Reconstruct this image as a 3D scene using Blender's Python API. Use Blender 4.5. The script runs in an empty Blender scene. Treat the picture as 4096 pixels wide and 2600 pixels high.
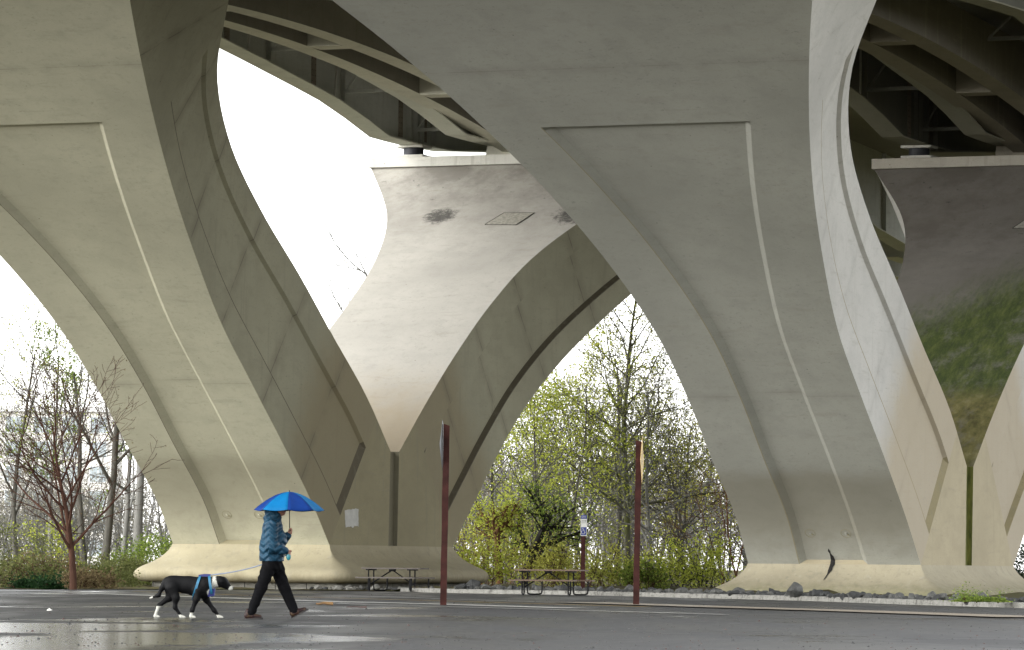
import bpy, bmesh, math, random
import numpy as np
from mathutils import Vector, Matrix
R = math.radians
random.seed(7); rng = np.random.default_rng(7)
S = bpy.context.scene
COL = S.collection

# ------------------------------------------------------------------ camera
F_PX, H_CAM, ROLL, PITCH = 18500.0, 0.83, 0.009, 0.05209884
cam_d = bpy.data.cameras.new('camera'); cam = bpy.data.objects.new('camera', cam_d); COL.objects.link(cam)
cam_d.sensor_width = 36.0; cam_d.lens = F_PX / 4096 * 36.0
cam_d.clip_start = 0.5; cam_d.clip_end = 6000
cam.matrix_world = Matrix.Translation((0, 0, H_CAM)) @ Matrix.Rotation(R(90) + PITCH, 4, 'X') @ Matrix.Rotation(ROLL, 4, 'Z')
S.camera = cam
# ------------------------------------------------------------------ light
W = bpy.data.worlds.new('World'); S.world = W; W.use_nodes = True
wn = W.node_tree; wn.nodes.clear()
sky = wn.nodes.new('ShaderNodeTexSky'); sky.sky_type = 'NISHITA'; sky.sun_disc = False
sky.air_density = 1.0; sky.dust_density = 0.6; sky.ozone_density = 1.0
hs = wn.nodes.new('ShaderNodeHueSaturation'); hs.inputs['Saturation'].default_value = 0.10
bgn = wn.nodes.new('ShaderNodeBackground'); bgn.inputs['Strength'].default_value = 0.14
wo_ = wn.nodes.new('ShaderNodeOutputWorld')
wn.links.new(sky.outputs[0], hs.inputs['Color']); wn.links.new(hs.outputs[0], bgn.inputs[0]); wn.links.new(bgn.outputs[0], wo_.inputs[0])
sd = bpy.data.lights.new('sun', 'SUN'); sun = bpy.data.objects.new('sun', sd); COL.objects.link(sun)
sd.energy = 1.4; sd.angle = R(80); sd.color = (1.0, 0.985, 0.94)
sdir = Vector((-0.745, -0.497, 0.447)).normalized()
SUN_AZ = math.atan2(sdir.x, sdir.y); sky.sun_rotation = SUN_AZ; sky.sun_elevation = math.asin(sdir.z)
sun.rotation_euler = sdir.to_track_quat('Z', 'Y').to_euler()
S.view_settings.view_transform = 'Standard'; S.view_settings.look = 'None'
S.view_settings.exposure = 1.95; S.view_settings.gamma = 1.0
S.cycles.max_bounces = 8; S.cycles.diffuse_bounces = 5; S.cycles.transparent_max_bounces = 8
S.cycles.use_adaptive_sampling = True
try: S.cycles.use_denoising = True
except Exception: pass

# ------------------------------------------------------------------ helpers
def tag(o, label=None, cat=None, group=None, kind=None):
    if label: o['label'] = label
    if cat: o['category'] = cat
    if group: o['group'] = group
    if kind: o['kind'] = kind
    return o
def empty(name, loc=(0, 0, 0), rz=0.0, **k):
    o = bpy.data.objects.new(name, None); COL.objects.link(o); o.location = loc; o.rotation_euler = (0, 0, rz)
    o.empty_display_size = 0.2
    return tag(o, **k)
class MB:
    def __init__(s): s.v = []; s.f = []; s.m = []; s.uv = []
    def add(s, vs, fs, mi=0, uv=None):
        b = len(s.v); s.v += [tuple(p) for p in vs]
        for f in fs:
            s.f.append(tuple(i + b for i in f)); s.m.append(mi)
            s.uv.append([uv[i] for i in f] if uv is not None else [(0, 0)] * len(f))
    def box(s, lo, hi, mi=0):
        x0, y0, z0 = lo; x1, y1, z1 = hi
        s.add([(x0, y0, z0), (x1, y0, z0), (x1, y1, z0), (x0, y1, z0), (x0, y0, z1), (x1, y0, z1), (x1, y1, z1), (x0, y1, z1)],
              [(0, 3, 2, 1), (4, 5, 6, 7), (0, 1, 5, 4), (1, 2, 6, 5), (2, 3, 7, 6), (3, 0, 4, 7)], mi)
    def tube(s, pts, rad, n=6, mi=0, cap=True):
        pts = [Vector(p) for p in pts]
        if not hasattr(rad, '__len__'): rad = [rad] * len(pts)
        vs = []; fs = []
        t = (pts[1] - pts[0]).normalized()
        a = t.orthogonal().normalized(); b = t.cross(a)
        for i, p in enumerate(pts):
            t = (pts[min(i + 1, len(pts) - 1)] - pts[max(i - 1, 0)]).normalized()
            a = (a - t * a.dot(t)).normalized(); b = t.cross(a)
            for k in range(n):
                q = 2 * math.pi * k / n
                vs.append(p + (a * math.cos(q) + b * math.sin(q)) * rad[i])
        for i in range(len(pts) - 1):
            for k in range(n):
                k2 = (k + 1) % n
                fs.append((i * n + k, i * n + k2, (i + 1) * n + k2, (i + 1) * n + k))
        if cap:
            fs.append(tuple(reversed(range(n)))); fs.append(tuple(range((len(pts) - 1) * n, len(pts) * n)))
        s.add(vs, fs, mi)
    def cyl(s, p, q, r, n=16, mi=0): s.tube([p, q], r, n, mi)
    def prism(s, poly, t0, t1, fn, mi=0):
        """polygon poly [(a,b)], extruded t0..t1 ; fn(a,b,t)->xyz"""
        n = len(poly)
        vs = [fn(a, b, t0) for a, b in poly] + [fn(a, b, t1) for a, b in poly]
        fs = [tuple(range(n)), tuple(reversed(range(n, 2 * n)))] + [(i, i + n, (i + 1) % n + n, (i + 1) % n) for i in range(n)]
        s.add(vs, fs, mi)
    def build(s, name, mats, parent=None, smooth=None, recalc=True):
        me = bpy.data.meshes.new(name); me.from_pydata(s.v, [], s.f)
        mats = mats if isinstance(mats, (list, tuple)) else [mats]
        for m in mats: me.materials.append(m)
        if len(mats) > 1: me.polygons.foreach_set('material_index', s.m)
        if any(u[0] != (0, 0) or u[1] != (0, 0) for u in s.uv[:4000]):
            l = me.uv_layers.new(name='UVMap'); flat = [c for u in s.uv for p in u for c in p]; l.data.foreach_set('uv', flat)
        if recalc:
            bm = bmesh.new(); bm.from_mesh(me); bmesh.ops.recalc_face_normals(bm, faces=bm.faces); bm.to_mesh(me); bm.free()
        if smooth is not None:
            me.shade_smooth(); me.set_sharp_from_angle(angle=R(smooth))
        me.update()
        o = bpy.data.objects.new(name, me); COL.objects.link(o)
        if parent: o.parent = parent
        return o
def np_obj(name, V, Fq, mat, parent=None, smooth=False):
    me = bpy.data.meshes.new(name); nf, k = Fq.shape
    me.vertices.add(len(V)); me.vertices.foreach_set('co', np.ascontiguousarray(V, dtype=np.float32).ravel())
    me.loops.add(nf * k); me.loops.foreach_set('vertex_index', np.ascontiguousarray(Fq, dtype=np.int32).ravel())
    me.polygons.add(nf); me.polygons.foreach_set('loop_start', np.arange(0, nf * k, k, dtype=np.int32))
    me.polygons.foreach_set('loop_total', np.full(nf, k, dtype=np.int32))
    me.update(calc_edges=True); me.validate()
    if smooth: me.shade_smooth()
    for m in (mat if isinstance(mat, (list, tuple)) else [mat]): me.materials.append(m)
    o = bpy.data.objects.new(name, me); COL.objects.link(o)
    if parent: o.parent = parent
    return o
# pixel of the 4096x2600 photograph + distance  ->  world (only used to measure, everything is built in metres)
_c, _s = math.cos(PITCH), math.sin(PITCH)
def ray(px, py):
    a, b = px - 2048, py - 1300
    u = a * math.cos(ROLL) + b * math.sin(ROLL); w = -a * math.sin(ROLL) + b * math.cos(ROLL)
    return Vector((u / F_PX, _c + w / F_PX * _s, _s - w / F_PX * _c))
def ground(px, py, z=0.0):
    d = ray(px, py); t = (z - H_CAM) / d.z; return Vector((d.x * t, d.y * t, z))
def atY(px, py, Y):
    d = ray(px, py); t = Y / d.y; return Vector((d.x * t, Y, H_CAM + d.z * t))

# ------------------------------------------------------------------ materials
class N:
    def __init__(s, name):
        s.m = bpy.data.materials.new(name); s.m.use_nodes = True; s.t = s.m.node_tree; s.t.nodes.clear()
        s.out = s.t.nodes.new('ShaderNodeOutputMaterial'); s.b = s.t.nodes.new('ShaderNodeBsdfPrincipled')
        s.t.links.new(s.b.outputs[0], s.out.inputs[0]); s._tc = None
    def L(s, a, b): s.t.links.new(a, b)
    def set(s, inp, val):
        if isinstance(val, bpy.types.NodeSocket): s.L(val, inp)
        else: inp.default_value = val
    def tc(s, k='Object'):
        if s._tc is None: s._tc = s.t.nodes.new('ShaderNodeTexCoord')
        return s._tc.outputs[k]
    def mapping(s, vec, scale=(1, 1, 1), loc=(0, 0, 0), rot=(0, 0, 0)):
        n = s.t.nodes.new('ShaderNodeMapping'); s.L(vec, n.inputs[0]); n.inputs['Scale'].default_value = scale
        n.inputs['Location'].default_value = loc; n.inputs['Rotation'].default_value = rot; return n.outputs[0]
    def noise(s, vec, scale=1, detail=4, rough=0.55, dist=0.0):
        n = s.t.nodes.new('ShaderNodeTexNoise'); s.L(vec, n.inputs['Vector']); n.inputs['Scale'].default_value = scale
        n.inputs['Detail'].default_value = detail; n.inputs['Roughness'].default_value = rough; n.inputs['Distortion'].default_value = dist
        return n.outputs[0]
    def voro(s, vec, scale=1, feature='F1', rand=1.0):
        n = s.t.nodes.new('ShaderNodeTexVoronoi'); n.feature = feature; s.L(vec, n.inputs['Vector']); n.inputs['Scale'].default_value = scale
        n.inputs['Randomness'].default_value = rand; return n
    def wave(s, vec, scale=1, dist=0, detail=2, direction='X', profile='SIN'):
        n = s.t.nodes.new('ShaderNodeTexWave'); n.bands_direction = direction; n.wave_profile = profile; s.L(vec, n.inputs['Vector'])
        n.inputs['Scale'].default_value = scale; n.inputs['Distortion'].default_value = dist; n.inputs['Detail'].default_value = detail
        return n.outputs['Fac']
    def math(s, op, a, b=0.0, c=0.0, clamp=False):
        n = s.t.nodes.new('ShaderNodeMath'); n.operation = op; n.use_clamp = clamp
        s.set(n.inputs[0], a); s.set(n.inputs[1], b)
        if op in ('MULTIPLY_ADD', 'SMOOTH_MIN', 'COMPARE', 'WRAP'): s.set(n.inputs[2], c)
        return n.outputs[0]
    def rng(s, v, a, b, c=0.0, d=1.0, smooth=True):
        n = s.t.nodes.new('ShaderNodeMapRange'); n.interpolation_type = 'SMOOTHSTEP' if smooth else 'LINEAR'; n.clamp = True
        s.L(v, n.inputs[0]); n.inputs[1].default_value = a; n.inputs[2].default_value = b; n.inputs[3].default_value = c; n.inputs[4].default_value = d
        return n.outputs[0]
    def mix(s, fac, a, b, mode='MIX'):
        n = s.t.nodes.new('ShaderNodeMix'); n.data_type = 'RGBA'; n.blend_type = mode
        s.set(n.inputs[0], fac)
        for i, v in ((6, a), (7, b)):
            if isinstance(v, bpy.types.NodeSocket): s.L(v, n.inputs[i])
            else: n.inputs[i].default_value = (*v[:3], 1)
        return n.outputs[2]
    def ramp(s, v, stops):
        n = s.t.nodes.new('ShaderNodeValToRGB'); s.L(v, n.inputs[0]); e = n.color_ramp.elements
        while len(e) < len(stops): e.new(0.5)
        for el, (p, c) in zip(e, stops): el.position = p; el.color = (*c[:3], 1)
        return n.outputs[0]
    def sep(s, vec):
        n = s.t.nodes.new('ShaderNodeSeparateXYZ'); s.L(vec, n.inputs[0]); return n.outputs
    def bump(s, h, strength=0.3, dist=0.02):
        n = s.t.nodes.new('ShaderNodeBump'); s.L(h, n.inputs['Height']); n.inputs['Strength'].default_value = strength
        n.inputs['Distance'].default_value = dist; s.L(n.outputs[0], s.b.inputs['Normal'])
    def fin(s, col, rough=0.8, metal=0.0, spec=None, **k):
        s.set(s.b.inputs['Base Color'], col if isinstance(col, bpy.types.NodeSocket) else (*col[:3], 1))
        s.set(s.b.inputs['Roughness'], rough); s.set(s.b.inputs['Metallic'], metal)
        if spec is not None: s.b.inputs['Specular IOR Level'].default_value = spec
        return s.m
def simple(name, col, rough=0.7, metal=0.0, var=0.25, scale=6.0, bump=0.0, spec=None):
    n = N(name); v = n.noise(n.tc(), scale, 5); c2 = [x * (1 - var) for x in col]; c3 = [min(1, x * (1 + var)) for x in col]
    col_ = n.ramp(v, [(0.3, c2), (0.7, c3)])
    if bump: n.bump(n.noise(n.tc(), scale * 4, 4), bump, 0.01)
    return n.fin(col_, rough, metal, spec)

CONC = (0.395, 0.385, 0.310); TAN = (0.275, 0.225, 0.140); GREYC = (0.36, 0.355, 0.325)
def concrete(name, base=CONC, tan=TAN, tan_v=None, tan_amt=0.6, joints=None, streak=0.35, band=None, moss=None, dark_top=None, dots=True, tanz=None, foot=None, smudge=None):
    """cast concrete: clouding, run-off streaks, blow holes, pour lines (from uv.y = metres up the member), weather stains"""
    n = N(name); P = n.tc('Object'); uv = n.sep(n.tc('UV'))
    big = n.noise(P, 0.22, 5, 0.55); med = n.noise(n.mapping(P, (1, 1, 1.6)), 1.1, 6, 0.62); fine = n.noise(P, 14, 5, 0.7)
    col = n.ramp(big, [(0.28, [c * 0.86 for c in base]), (0.5, base), (0.74, [min(1, c * 1.10) for c in base])])
    col = n.mix(n.rng(med, 0.42, 0.72, 0, 0.38), col, [c * 0.76 for c in base])
    col = n.mix(n.rng(fine, 0.5, 0.8, 0, 0.30), col, [c * 0.66 for c in base])
    st = n.noise(n.mapping(P, (2.2, 2.2, 0.16)), 1.6, 4, 0.6)
    col = n.mix(n.rng(st, 0.52, 0.78, 0, streak), col, (0.21, 0.195, 0.15))
    # horizontal laitance clouds
    lc = n.noise(n.mapping(P, (0.5, 0.5, 4.0)), 1.3, 5, 0.65)
    col = n.mix(n.rng(lc, 0.55, 0.75, 0, 0.28), col, (0.24, 0.22, 0.175))
    if tan_v:
        wob = n.math('MULTIPLY_ADD', med, 1.6, uv[1])
        m = n.rng(wob, tan_v[0] + 0.8, tan_v[1] + 0.8, tan_amt, 0.0)
        col = n.mix(m, col, tan)
    if tanz:
        z = n.sep(P)[2]; wob = n.math('MULTIPLY_ADD', med, 2.2, z)
        col = n.mix(n.rng(wob, tanz[0] + 1.1, tanz[1] + 1.1, tan_amt, 0.0), col, tan)
    if band:
        wob = n.math('MULTIPLY_ADD', n.noise(n.mapping(P, (0.35, 0.35, 0.35)), 1.0, 4), 0.9, uv[1])
        wob = n.math('MULTIPLY_ADD', med, 1.1, wob); lo = n.rng(wob, band[0] - 1.4, band[0] + .8, 0, 1); hi = n.rng(wob, band[1], band[1] + 0.9, 1, 0)
        col = n.mix(n.math('MULTIPLY', n.math('MULTIPLY', lo, hi), band[2]), col, (0.185, 0.165, 0.115))
    if joints:
        fr = n.math('PINGPONG', n.math('ADD', uv[1], joints[1]), joints[0])
        ln = n.rng(fr, 0.0, joints[2], joints[3], 0.0)
        brk = n.rng(n.noise(P, 0.9, 3), 0.35, 0.6, 0.15, 1.0)
        soft = n.rng(fr, 0.0, joints[2] * 9, joints[3] * 0.35, 0.0)
        col = n.mix(n.math('MULTIPLY', n.math('MAXIMUM', ln, soft), brk), col, (0.12, 0.105, 0.08))
    if dark_top:  # darkens upward: stain on the warm pier, painted deck shade on the grey one
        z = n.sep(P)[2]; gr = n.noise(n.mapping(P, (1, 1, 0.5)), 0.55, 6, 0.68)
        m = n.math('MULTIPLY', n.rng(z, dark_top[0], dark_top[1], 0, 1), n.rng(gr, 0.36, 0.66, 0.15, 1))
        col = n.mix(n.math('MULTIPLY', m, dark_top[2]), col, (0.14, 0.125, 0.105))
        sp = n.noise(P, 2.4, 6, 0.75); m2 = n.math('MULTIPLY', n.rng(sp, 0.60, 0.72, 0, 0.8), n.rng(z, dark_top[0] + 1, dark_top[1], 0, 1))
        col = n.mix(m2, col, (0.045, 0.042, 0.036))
    if moss:
        x, y, z = n.sep(P)
        e = n.math('ADD', z, n.math('MULTIPLY', x, -0.55)); g = n.math('ADD', n.math('MULTIPLY', n.noise(n.mapping(P, (2.6, 1, 0.5), rot=(0, .45, 0)), 1.2, 8, 0.78), .6), n.math('MULTIPLY', n.noise(n.mapping(P, (5, 1, 0.7), rot=(0, .35, 0)), 1.0, 8, 0.8), .4))
        e = n.math('MULTIPLY_ADD', g, 4.5, e)
        m = n.math('MULTIPLY', n.rng(e, 12.4, 15.4, 1, 0), n.rng(n.noise(n.mapping(P, (1.3, 1, .3), rot=(0, .3, 0)), .9, 8, .75), .30, .52, .25, 1))
        gc = n.ramp(n.noise(n.mapping(P, (3.2, 1, 0.6), rot=(0, .4, 0)), 1.1, 10, 0.8), [(0.30, (0.020, 0.030, 0.010)), (0.5, (0.062, 0.090, 0.016)), (0.64, (0.125, 0.145, 0.035)), (0.78, (0.26, 0.25, 0.14))])
        low = n.ramp(n.noise(n.mapping(P, (1.5, 1, 0.8)), 1.4, 6, 0.7), [(0.34, (0.085, 0.080, 0.022)), (0.55, (0.20, 0.180, 0.060)), (0.75, (0.34, 0.30, 0.16))])
        gc = n.mix(n.rng(z, 7.3, 8.2), low, gc)
        col = n.mix(n.math('MULTIPLY', m, 0.93), col, gc)
    if dots:
        v = n.voro(P, 1.7); d = n.rng(v.outputs['Distance'], 0.018, 0.05, 1, 0)
        keep = n.rng(n.sep(v.outputs['Color'])[0], 0.55, 0.56, 0, 1)
        col = n.mix(n.math('MULTIPLY', n.math('MULTIPLY', d, keep), 0.75), col, (0.07, 0.06, 0.045))
        v2 = n.voro(P, 6.0); d2 = n.rng(v2.outputs['Distance'], 0.05, 0.11, 0.45, 0); k2 = n.rng(n.sep(v2.outputs['Color'])[1], 0.5, 0.52, 0, 1)
        cl = n.rng(n.noise(P, 0.5, 3), 0.45, 0.62, 0, 1)
        col = n.mix(n.math('MULTIPLY', n.math('MULTIPLY', d2, k2), cl), col, (0.13, 0.11, 0.08))
    if foot:      # splash dirt and algae low on the plinth, in ragged runs
        z = n.sep(P)[2]; rag = n.noise(n.mapping(P, (1.6, 1.6, .5)), 1.8, 6, 0.72)
        m = n.rng(n.math('MULTIPLY_ADD', rag, -.9, z), foot[1] - .55, foot[0] - .35, .85, 0)
        col = n.mix(m, col, foot[3])
        v = n.noise(n.mapping(P, (5, 5, .25)), 1.0, 5, .7); col = n.mix(n.rng(v, .55, .72, 0, foot[2] * 2), col, (0.62, 0.60, 0.53))
    fl = n.noise(n.mapping(P, (1.0, 1.0, 2.8)), 5.5, 4, .72); reg = n.noise(P, .45, 3, .6)
    col = n.mix(n.math('MULTIPLY', n.rng(fl, .57, .70, 0, .55), n.rng(reg, .40, .60, .35, 1)), col, [c * .58 for c in base])
    if smudge:
        x, y, z = n.sep(P); sn = n.noise(n.mapping(P, (1, 1, 1.5)), 3.2, 8, .8)
        for (sx_, sz_, rx_, rz_) in smudge:
            d = n.math('ADD', n.math('POWER', n.math('DIVIDE', n.math('SUBTRACT', x, sx_), rx_), 2.0), n.math('POWER', n.math('DIVIDE', n.math('SUBTRACT', z, sz_), rz_), 2.0))
            col = n.mix(n.rng(n.math('MULTIPLY_ADD', sn, 2.2, d), 1.15, 1.75, .85, 0), col, (0.035, 0.033, 0.030))
    grit = n.noise(P, 42, 3, .7); col = n.mix(n.rng(grit, .56, .72, 0, .35), col, [c * .55 for c in base])
    n.bump(n.math('ADD', n.math('MULTIPLY', fine, 0.4), n.math('MULTIPLY', med, 0.6)), 0.35, 0.03)
    return n.fin(col, 0.85, spec=0.25)
M = {}
M['outer'] = concrete('concrete_outer', base=(0.455, 0.440, 0.335), band=(2.2, 4.6, 0.38), joints=(6.4, 5.3, 0.03, 0.45), streak=0.22)
M['outer_grey'] = concrete('concrete_outer_grey', base=(0.330, 0.330, 0.292), band=(2.2, 4.6, 0.52), joints=(6.4, 5.3, 0.03, 0.4), streak=0.2)
M['side'] = concrete('concrete_side', base=(0.335, 0.322, 0.235), tan=(0.235, 0.195, 0.115), tan_v=(3.2, 5.4), tan_amt=0.7, joints=(1.75, 0.4, 0.045, 0.8), streak=0.35)
M['side_pale'] = concrete('concrete_side_pale', base=(0.46, 0.45, 0.42), tan=(0.355, 0.295, 0.195), tan_v=(4.0, 6.0), tan_amt=0.75, joints=(1.75, 0.4, 0.03, 0.25), streak=0.2)
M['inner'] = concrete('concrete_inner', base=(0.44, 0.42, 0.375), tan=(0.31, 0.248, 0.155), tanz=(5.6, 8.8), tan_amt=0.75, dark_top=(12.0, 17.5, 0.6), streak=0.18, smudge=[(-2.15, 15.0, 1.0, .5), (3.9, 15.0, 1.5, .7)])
M['inner_moss_shade'] = concrete('concrete_inner_moss_shade', base=(0.215, 0.200, 0.175), dark_top=(11.0, 14.5, 0.85), streak=0.25, moss=True)  # dark base and darker top hold the deck's shade; the moss is growth
M['reveal'] = concrete('concrete_reveal', base=(0.40, 0.375, 0.32), dots=False, streak=0.3)
M['trunk'] = concrete('concrete_trunk', base=(0.285, 0.255, 0.160), streak=0.5)
M['trunk_pale'] = concrete('concrete_trunk_pale', base=(0.385, 0.335, 0.228), streak=0.2)
M['dirt_pale'] = concrete('concrete_dirt_edge_shade_pale', base=(0.25, 0.215, 0.125), streak=0.7, dots=False)
M['dirt'] = concrete('concrete_dirt_edge_shade', base=(0.115, 0.100, 0.070), streak=0.5, dots=False)  # dirt on the ledges, and painted edge shadow beside the recesses
M['groove'] = concrete('concrete_groove', base=(0.20, 0.185, 0.13), streak=0.8, dots=False)
M['flare'] = concrete('concrete_flare', base=(0.350, 0.312, 0.212), streak=0.55, foot=(0.55, 0.10, 0.05, (0.15, 0.125, 0.07)))
M['flare_green'] = concrete('concrete_flare_green', base=(0.355, 0.318, 0.228), streak=0.6, foot=(0.95, 0.35, 0.07, (0.15, 0.15, 0.065)))
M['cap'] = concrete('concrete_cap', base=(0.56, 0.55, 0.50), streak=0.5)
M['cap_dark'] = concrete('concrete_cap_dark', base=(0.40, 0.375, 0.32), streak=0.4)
M['block'] = concrete('concrete_block', base=(0.23, 0.22, 0.19), streak=0.5)
def groove_moss():
    n = N('concrete_groove_moss'); P = n.tc()
    x, y, z = n.sep(P); g = n.noise(n.mapping(P, (4, 4, 0.6)), 2.0, 6, 0.7)
    m = n.rng(n.math('ADD', y, n.math('MULTIPLY', g, 0.55)), 0.36, 0.52, 0, 1)
    col = n.mix(m, (0.36, 0.31, 0.20), n.ramp(g, [(0.35, (0.05, 0.062, 0.010)), (0.65, (0.15, 0.155, 0.03))]))
    n.bump(g, 0.5, 0.03); return n.fin(col, 0.9)
M['groove_moss'] = groove_moss()
M['patch'] = simple('whitewash_patch', (0.52, 0.52, 0.50), 0.9, var=0.12, scale=4)
M['hatch'] = simple('hatch_steel', (0.30, 0.285, 0.24), 0.7, var=0.3, scale=9)
M['crackdark'] = simple('crack_dark', (0.012, 0.010, 0.009), 0.9, var=0.5, scale=5)
M['steel'] = concrete('girder_steel', base=(0.44, 0.45, 0.41), streak=0.3, dots=False)
M['flange'] = concrete('girder_flange', base=(0.50, 0.505, 0.43), streak=0.15, dots=False)
M['rib'] = concrete('tie_beam_side', base=(0.25, 0.237, 0.200), streak=0.7, dots=False)
M['ribsoffit'] = concrete('tie_beam_soffit', base=(0.52, 0.51, 0.42), streak=0.2, dots=False)
M['deck'] = concrete('deck_soffit', base=(0.26, 0.25, 0.215), streak=0.3, dots=False)
M['steel_b'] = concrete('girder_steel_shade_tone', base=(0.15, 0.15, 0.13), streak=0.4, dots=False); M['flange_b'] = concrete('girder_flange_shade_tone', base=(0.25, 0.245, 0.195), streak=0.25, dots=False); M['rib_b'] = concrete('tie_beam_side_shade_tone', base=(0.13, 0.12, 0.10), streak=0.7, dots=False); M['ribsoffit_b'] = concrete('tie_beam_soffit_shade_tone', base=(0.22, 0.20, 0.155), streak=0.3, dots=False)  # darker copies for the grey pier's bridge: deck shade painted into the colour
M['rubber'] = simple('bearing_rubber', (0.010, 0.011, 0.017), 0.6, var=0.3)
M['rust'] = simple('bolt_rust', (0.05, 0.026, 0.015), 0.9, var=0.4)

# ------------------------------------------------------------------ ground, road, verge, kerb
KERB = [(-3.46, 146.3), (-1.52, 140.2), (0.42, 138.2), (2.16, 135.6), (3.86, 131.2), (5.78, 125.6), (7.77, 119.9), (9.55, 110.2), (11.39, 102.8), (12.9, 95.5), (14.0, 84.0)]
EDGE = [(-90, 139.0), (-40, 138.5), (-14.5, 138.2), (-9.0, 147.5), (-3.46, 146.3)]
def ground_mats():
    n = N('soil'); P = n.tc()
    a = n.noise(P, 0.5, 6, 0.7); b = n.noise(P, 9, 5, 0.7)
    col = n.ramp(a, [(0.3, (0.055, 0.040, 0.024)), (0.5, (0.085, 0.075, 0.032)), (0.7, (0.07, 0.095, 0.028))])
    col = n.mix(n.rng(b, 0.4, 0.7, 0, 0.6), col, (0.04, 0.03, 0.018)); n.bump(b, 0.8, 0.05); soil = n.fin(col, 0.95, spec=0.1)
    n = N('wet_asphalt'); P = n.tc()
    agg = n.noise(P, 60, 3, 0.7); ag2 = n.voro(P, 38); big = n.noise(n.mapping(P, (0.9, 0.16, 1)), 0.42, 5, 0.6, 0.6); pud = n.noise(n.mapping(P, (0.60, 0.42, 1), (3.1, 0.7, 0)), 0.36, 6, 0.58, 0.7)
    col = n.ramp(big, [(0.3, (0.020, 0.0205, 0.021)), (0.5, (0.036, 0.036, 0.035)), (0.7, (0.056, 0.055, 0.052))])
    chip = n.math('MULTIPLY', n.rng(ag2.outputs['Distance'], 0.05, 0.2, 1, 0), n.rng(n.sep(ag2.outputs['Color'])[0], 0.80, 0.85, 0, 0.8))
    col = n.mix(chip, col, (0.22, 0.21, 0.19))
    x, y, z = n.sep(P)
    # shallow standing water: nearer the camera and to the left it lies in broader sheets
    lf = n.math('MULTIPLY', n.rng(x, -7.5, 1.5, 1, 0), n.rng(y, 60, 78, 1, 0))
    wet = n.math('ADD', pud, n.math('MULTIPLY', lf, 0.19))
    w = n.rng(wet, 0.53, 0.68, 0, 1)
    col = n.mix(w, col, (0.022, 0.022, 0.022))
    rough = n.math('ADD', n.rng(big, 0.32, 0.66, 0.62, 0.36), n.math('MULTIPLY', w, -0.34))
    rough = n.math('MAXIMUM', rough, 0.13)
    n.bump(n.math('ADD', n.math('MULTIPLY', agg, n.rng(w, 0, 1, 1, 0.15)), n.math('MULTIPLY', pud, 0.8)), 0.28, 0.012)
    asp = n.fin(col, rough, spec=0.42)
    return soil, asp
M['soil'], M['asphalt'] = ground_mats()
b = MB(); b.add([(-1500, -300, -0.55), (1500, -300, -0.55), (1500, 3000, -0.55), (-1500, 3000, -0.55)], [(0, 1, 2, 3)]); g0 = b.build('ground', M['soil'], recalc=False); tag(g0, kind='structure')
road_poly = [(-90, 10)] + EDGE[:-1] + KERB + [(16.0, 10)]
def ring_mesh(name, poly, z, mat):
    bm = bmesh.new(); vs = [bm.verts.new((x, y, z)) for x, y in poly]; f = bm.faces.new(vs)
    if f.calc_area() and f.normal.z < 0: f.normal_flip()
    bmesh.ops.triangulate(bm, faces=bm.faces); me = bpy.data.meshes.new(name); bm.normal_update()
    for f in bm.faces:
        if f.normal.z < 0: f.normal_flip()
    bm.to_mesh(me); bm.free(); me.materials.append(mat); o = bpy.data.objects.new(name, me); COL.objects.link(o); return o
tag(ring_mesh('road', road_poly, 0.0, M['asphalt']), kind='structure')
# raised verge behind the kerb and under the trees: gently uneven soil
def verge():
    nx, ny = 420, 60; xs = np.linspace(-90, 70, nx); ys = np.linspace(0, 1, ny)
    front = np.interp(xs, [p[0] for p in EDGE] + [p[0] for p in KERB[1:]] + [20, 70], [p[1] for p in EDGE] + [p[1] for p in KERB[1:]] + [60, 60])
    V = []; 
    for j, t in enumerate(ys):
        for i, x in enumerate(xs):
            y = front[i] + 0.30 + (330 - front[i]) * t ** 1.8
            z = 0.115 if x > -3.4 else 0.02
            z = z + min(1, t * 8) * (0.10 * math.sin(x * 0.9 + 3 * t) * math.sin(y * 0.31) + 0.05 * math.sin(y * 1.7 + x)) - (0.12 if (t > 0.02 and x < 14) else 0)
            if x > 11: z -= 0.15
            V.append((x, y, z))
    Fq = [(j * nx + i, j * nx + i + 1, (j + 1) * nx + i + 1, (j + 1) * nx + i) for j in range(ny - 1) for i in range(nx - 1)]
    b = MB(); b.add(V, Fq); return b.build('verge', M['soil'], smooth=60)
tag(verge(), kind='structure')
def kerb_mat():
    n = N('kerb_concrete'); P = n.tc(); a = n.noise(P, 5.0, 8, 0.78); b_ = n.noise(P, 22, 5, 0.7)
    col = n.ramp(a, [(0.40, (0.09, 0.085, 0.075)), (0.48, (0.20, 0.195, 0.175)), (0.75, (0.27, 0.265, 0.24))])
    cr = n.rng(n.noise(n.mapping(P, (1, 1, 3)), 6, 6, 0.75), 0.56, 0.62, 0, 0.85); col = n.mix(cr, col, (0.05, 0.048, 0.04)); n.bump(b_, 0.5, 0.01)
    return n.fin(col, 0.85)
M['kerb'] = kerb_mat()
M['kerb_yellow'] = simple('kerb_yellow_paint', (0.62, 0.36, 0.03), 0.7, var=0.25, scale=12)
def strip_pts(line, step):
    out = []; 
    for (x0, y0), (x1, y1) in zip(line[:-1], line[1:]):
        L = math.hypot(x1 - x0, y1 - y0); k = max(1, int(L / step))
        out += [(x0 + (x1 - x0) * i / k, y0 + (y1 - y0) * i / k) for i in range(k)]
    return out + [line[-1]]
kp = strip_pts(KERB, 0.35)
kb = MB(); seg = []; acc = 0
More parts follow.
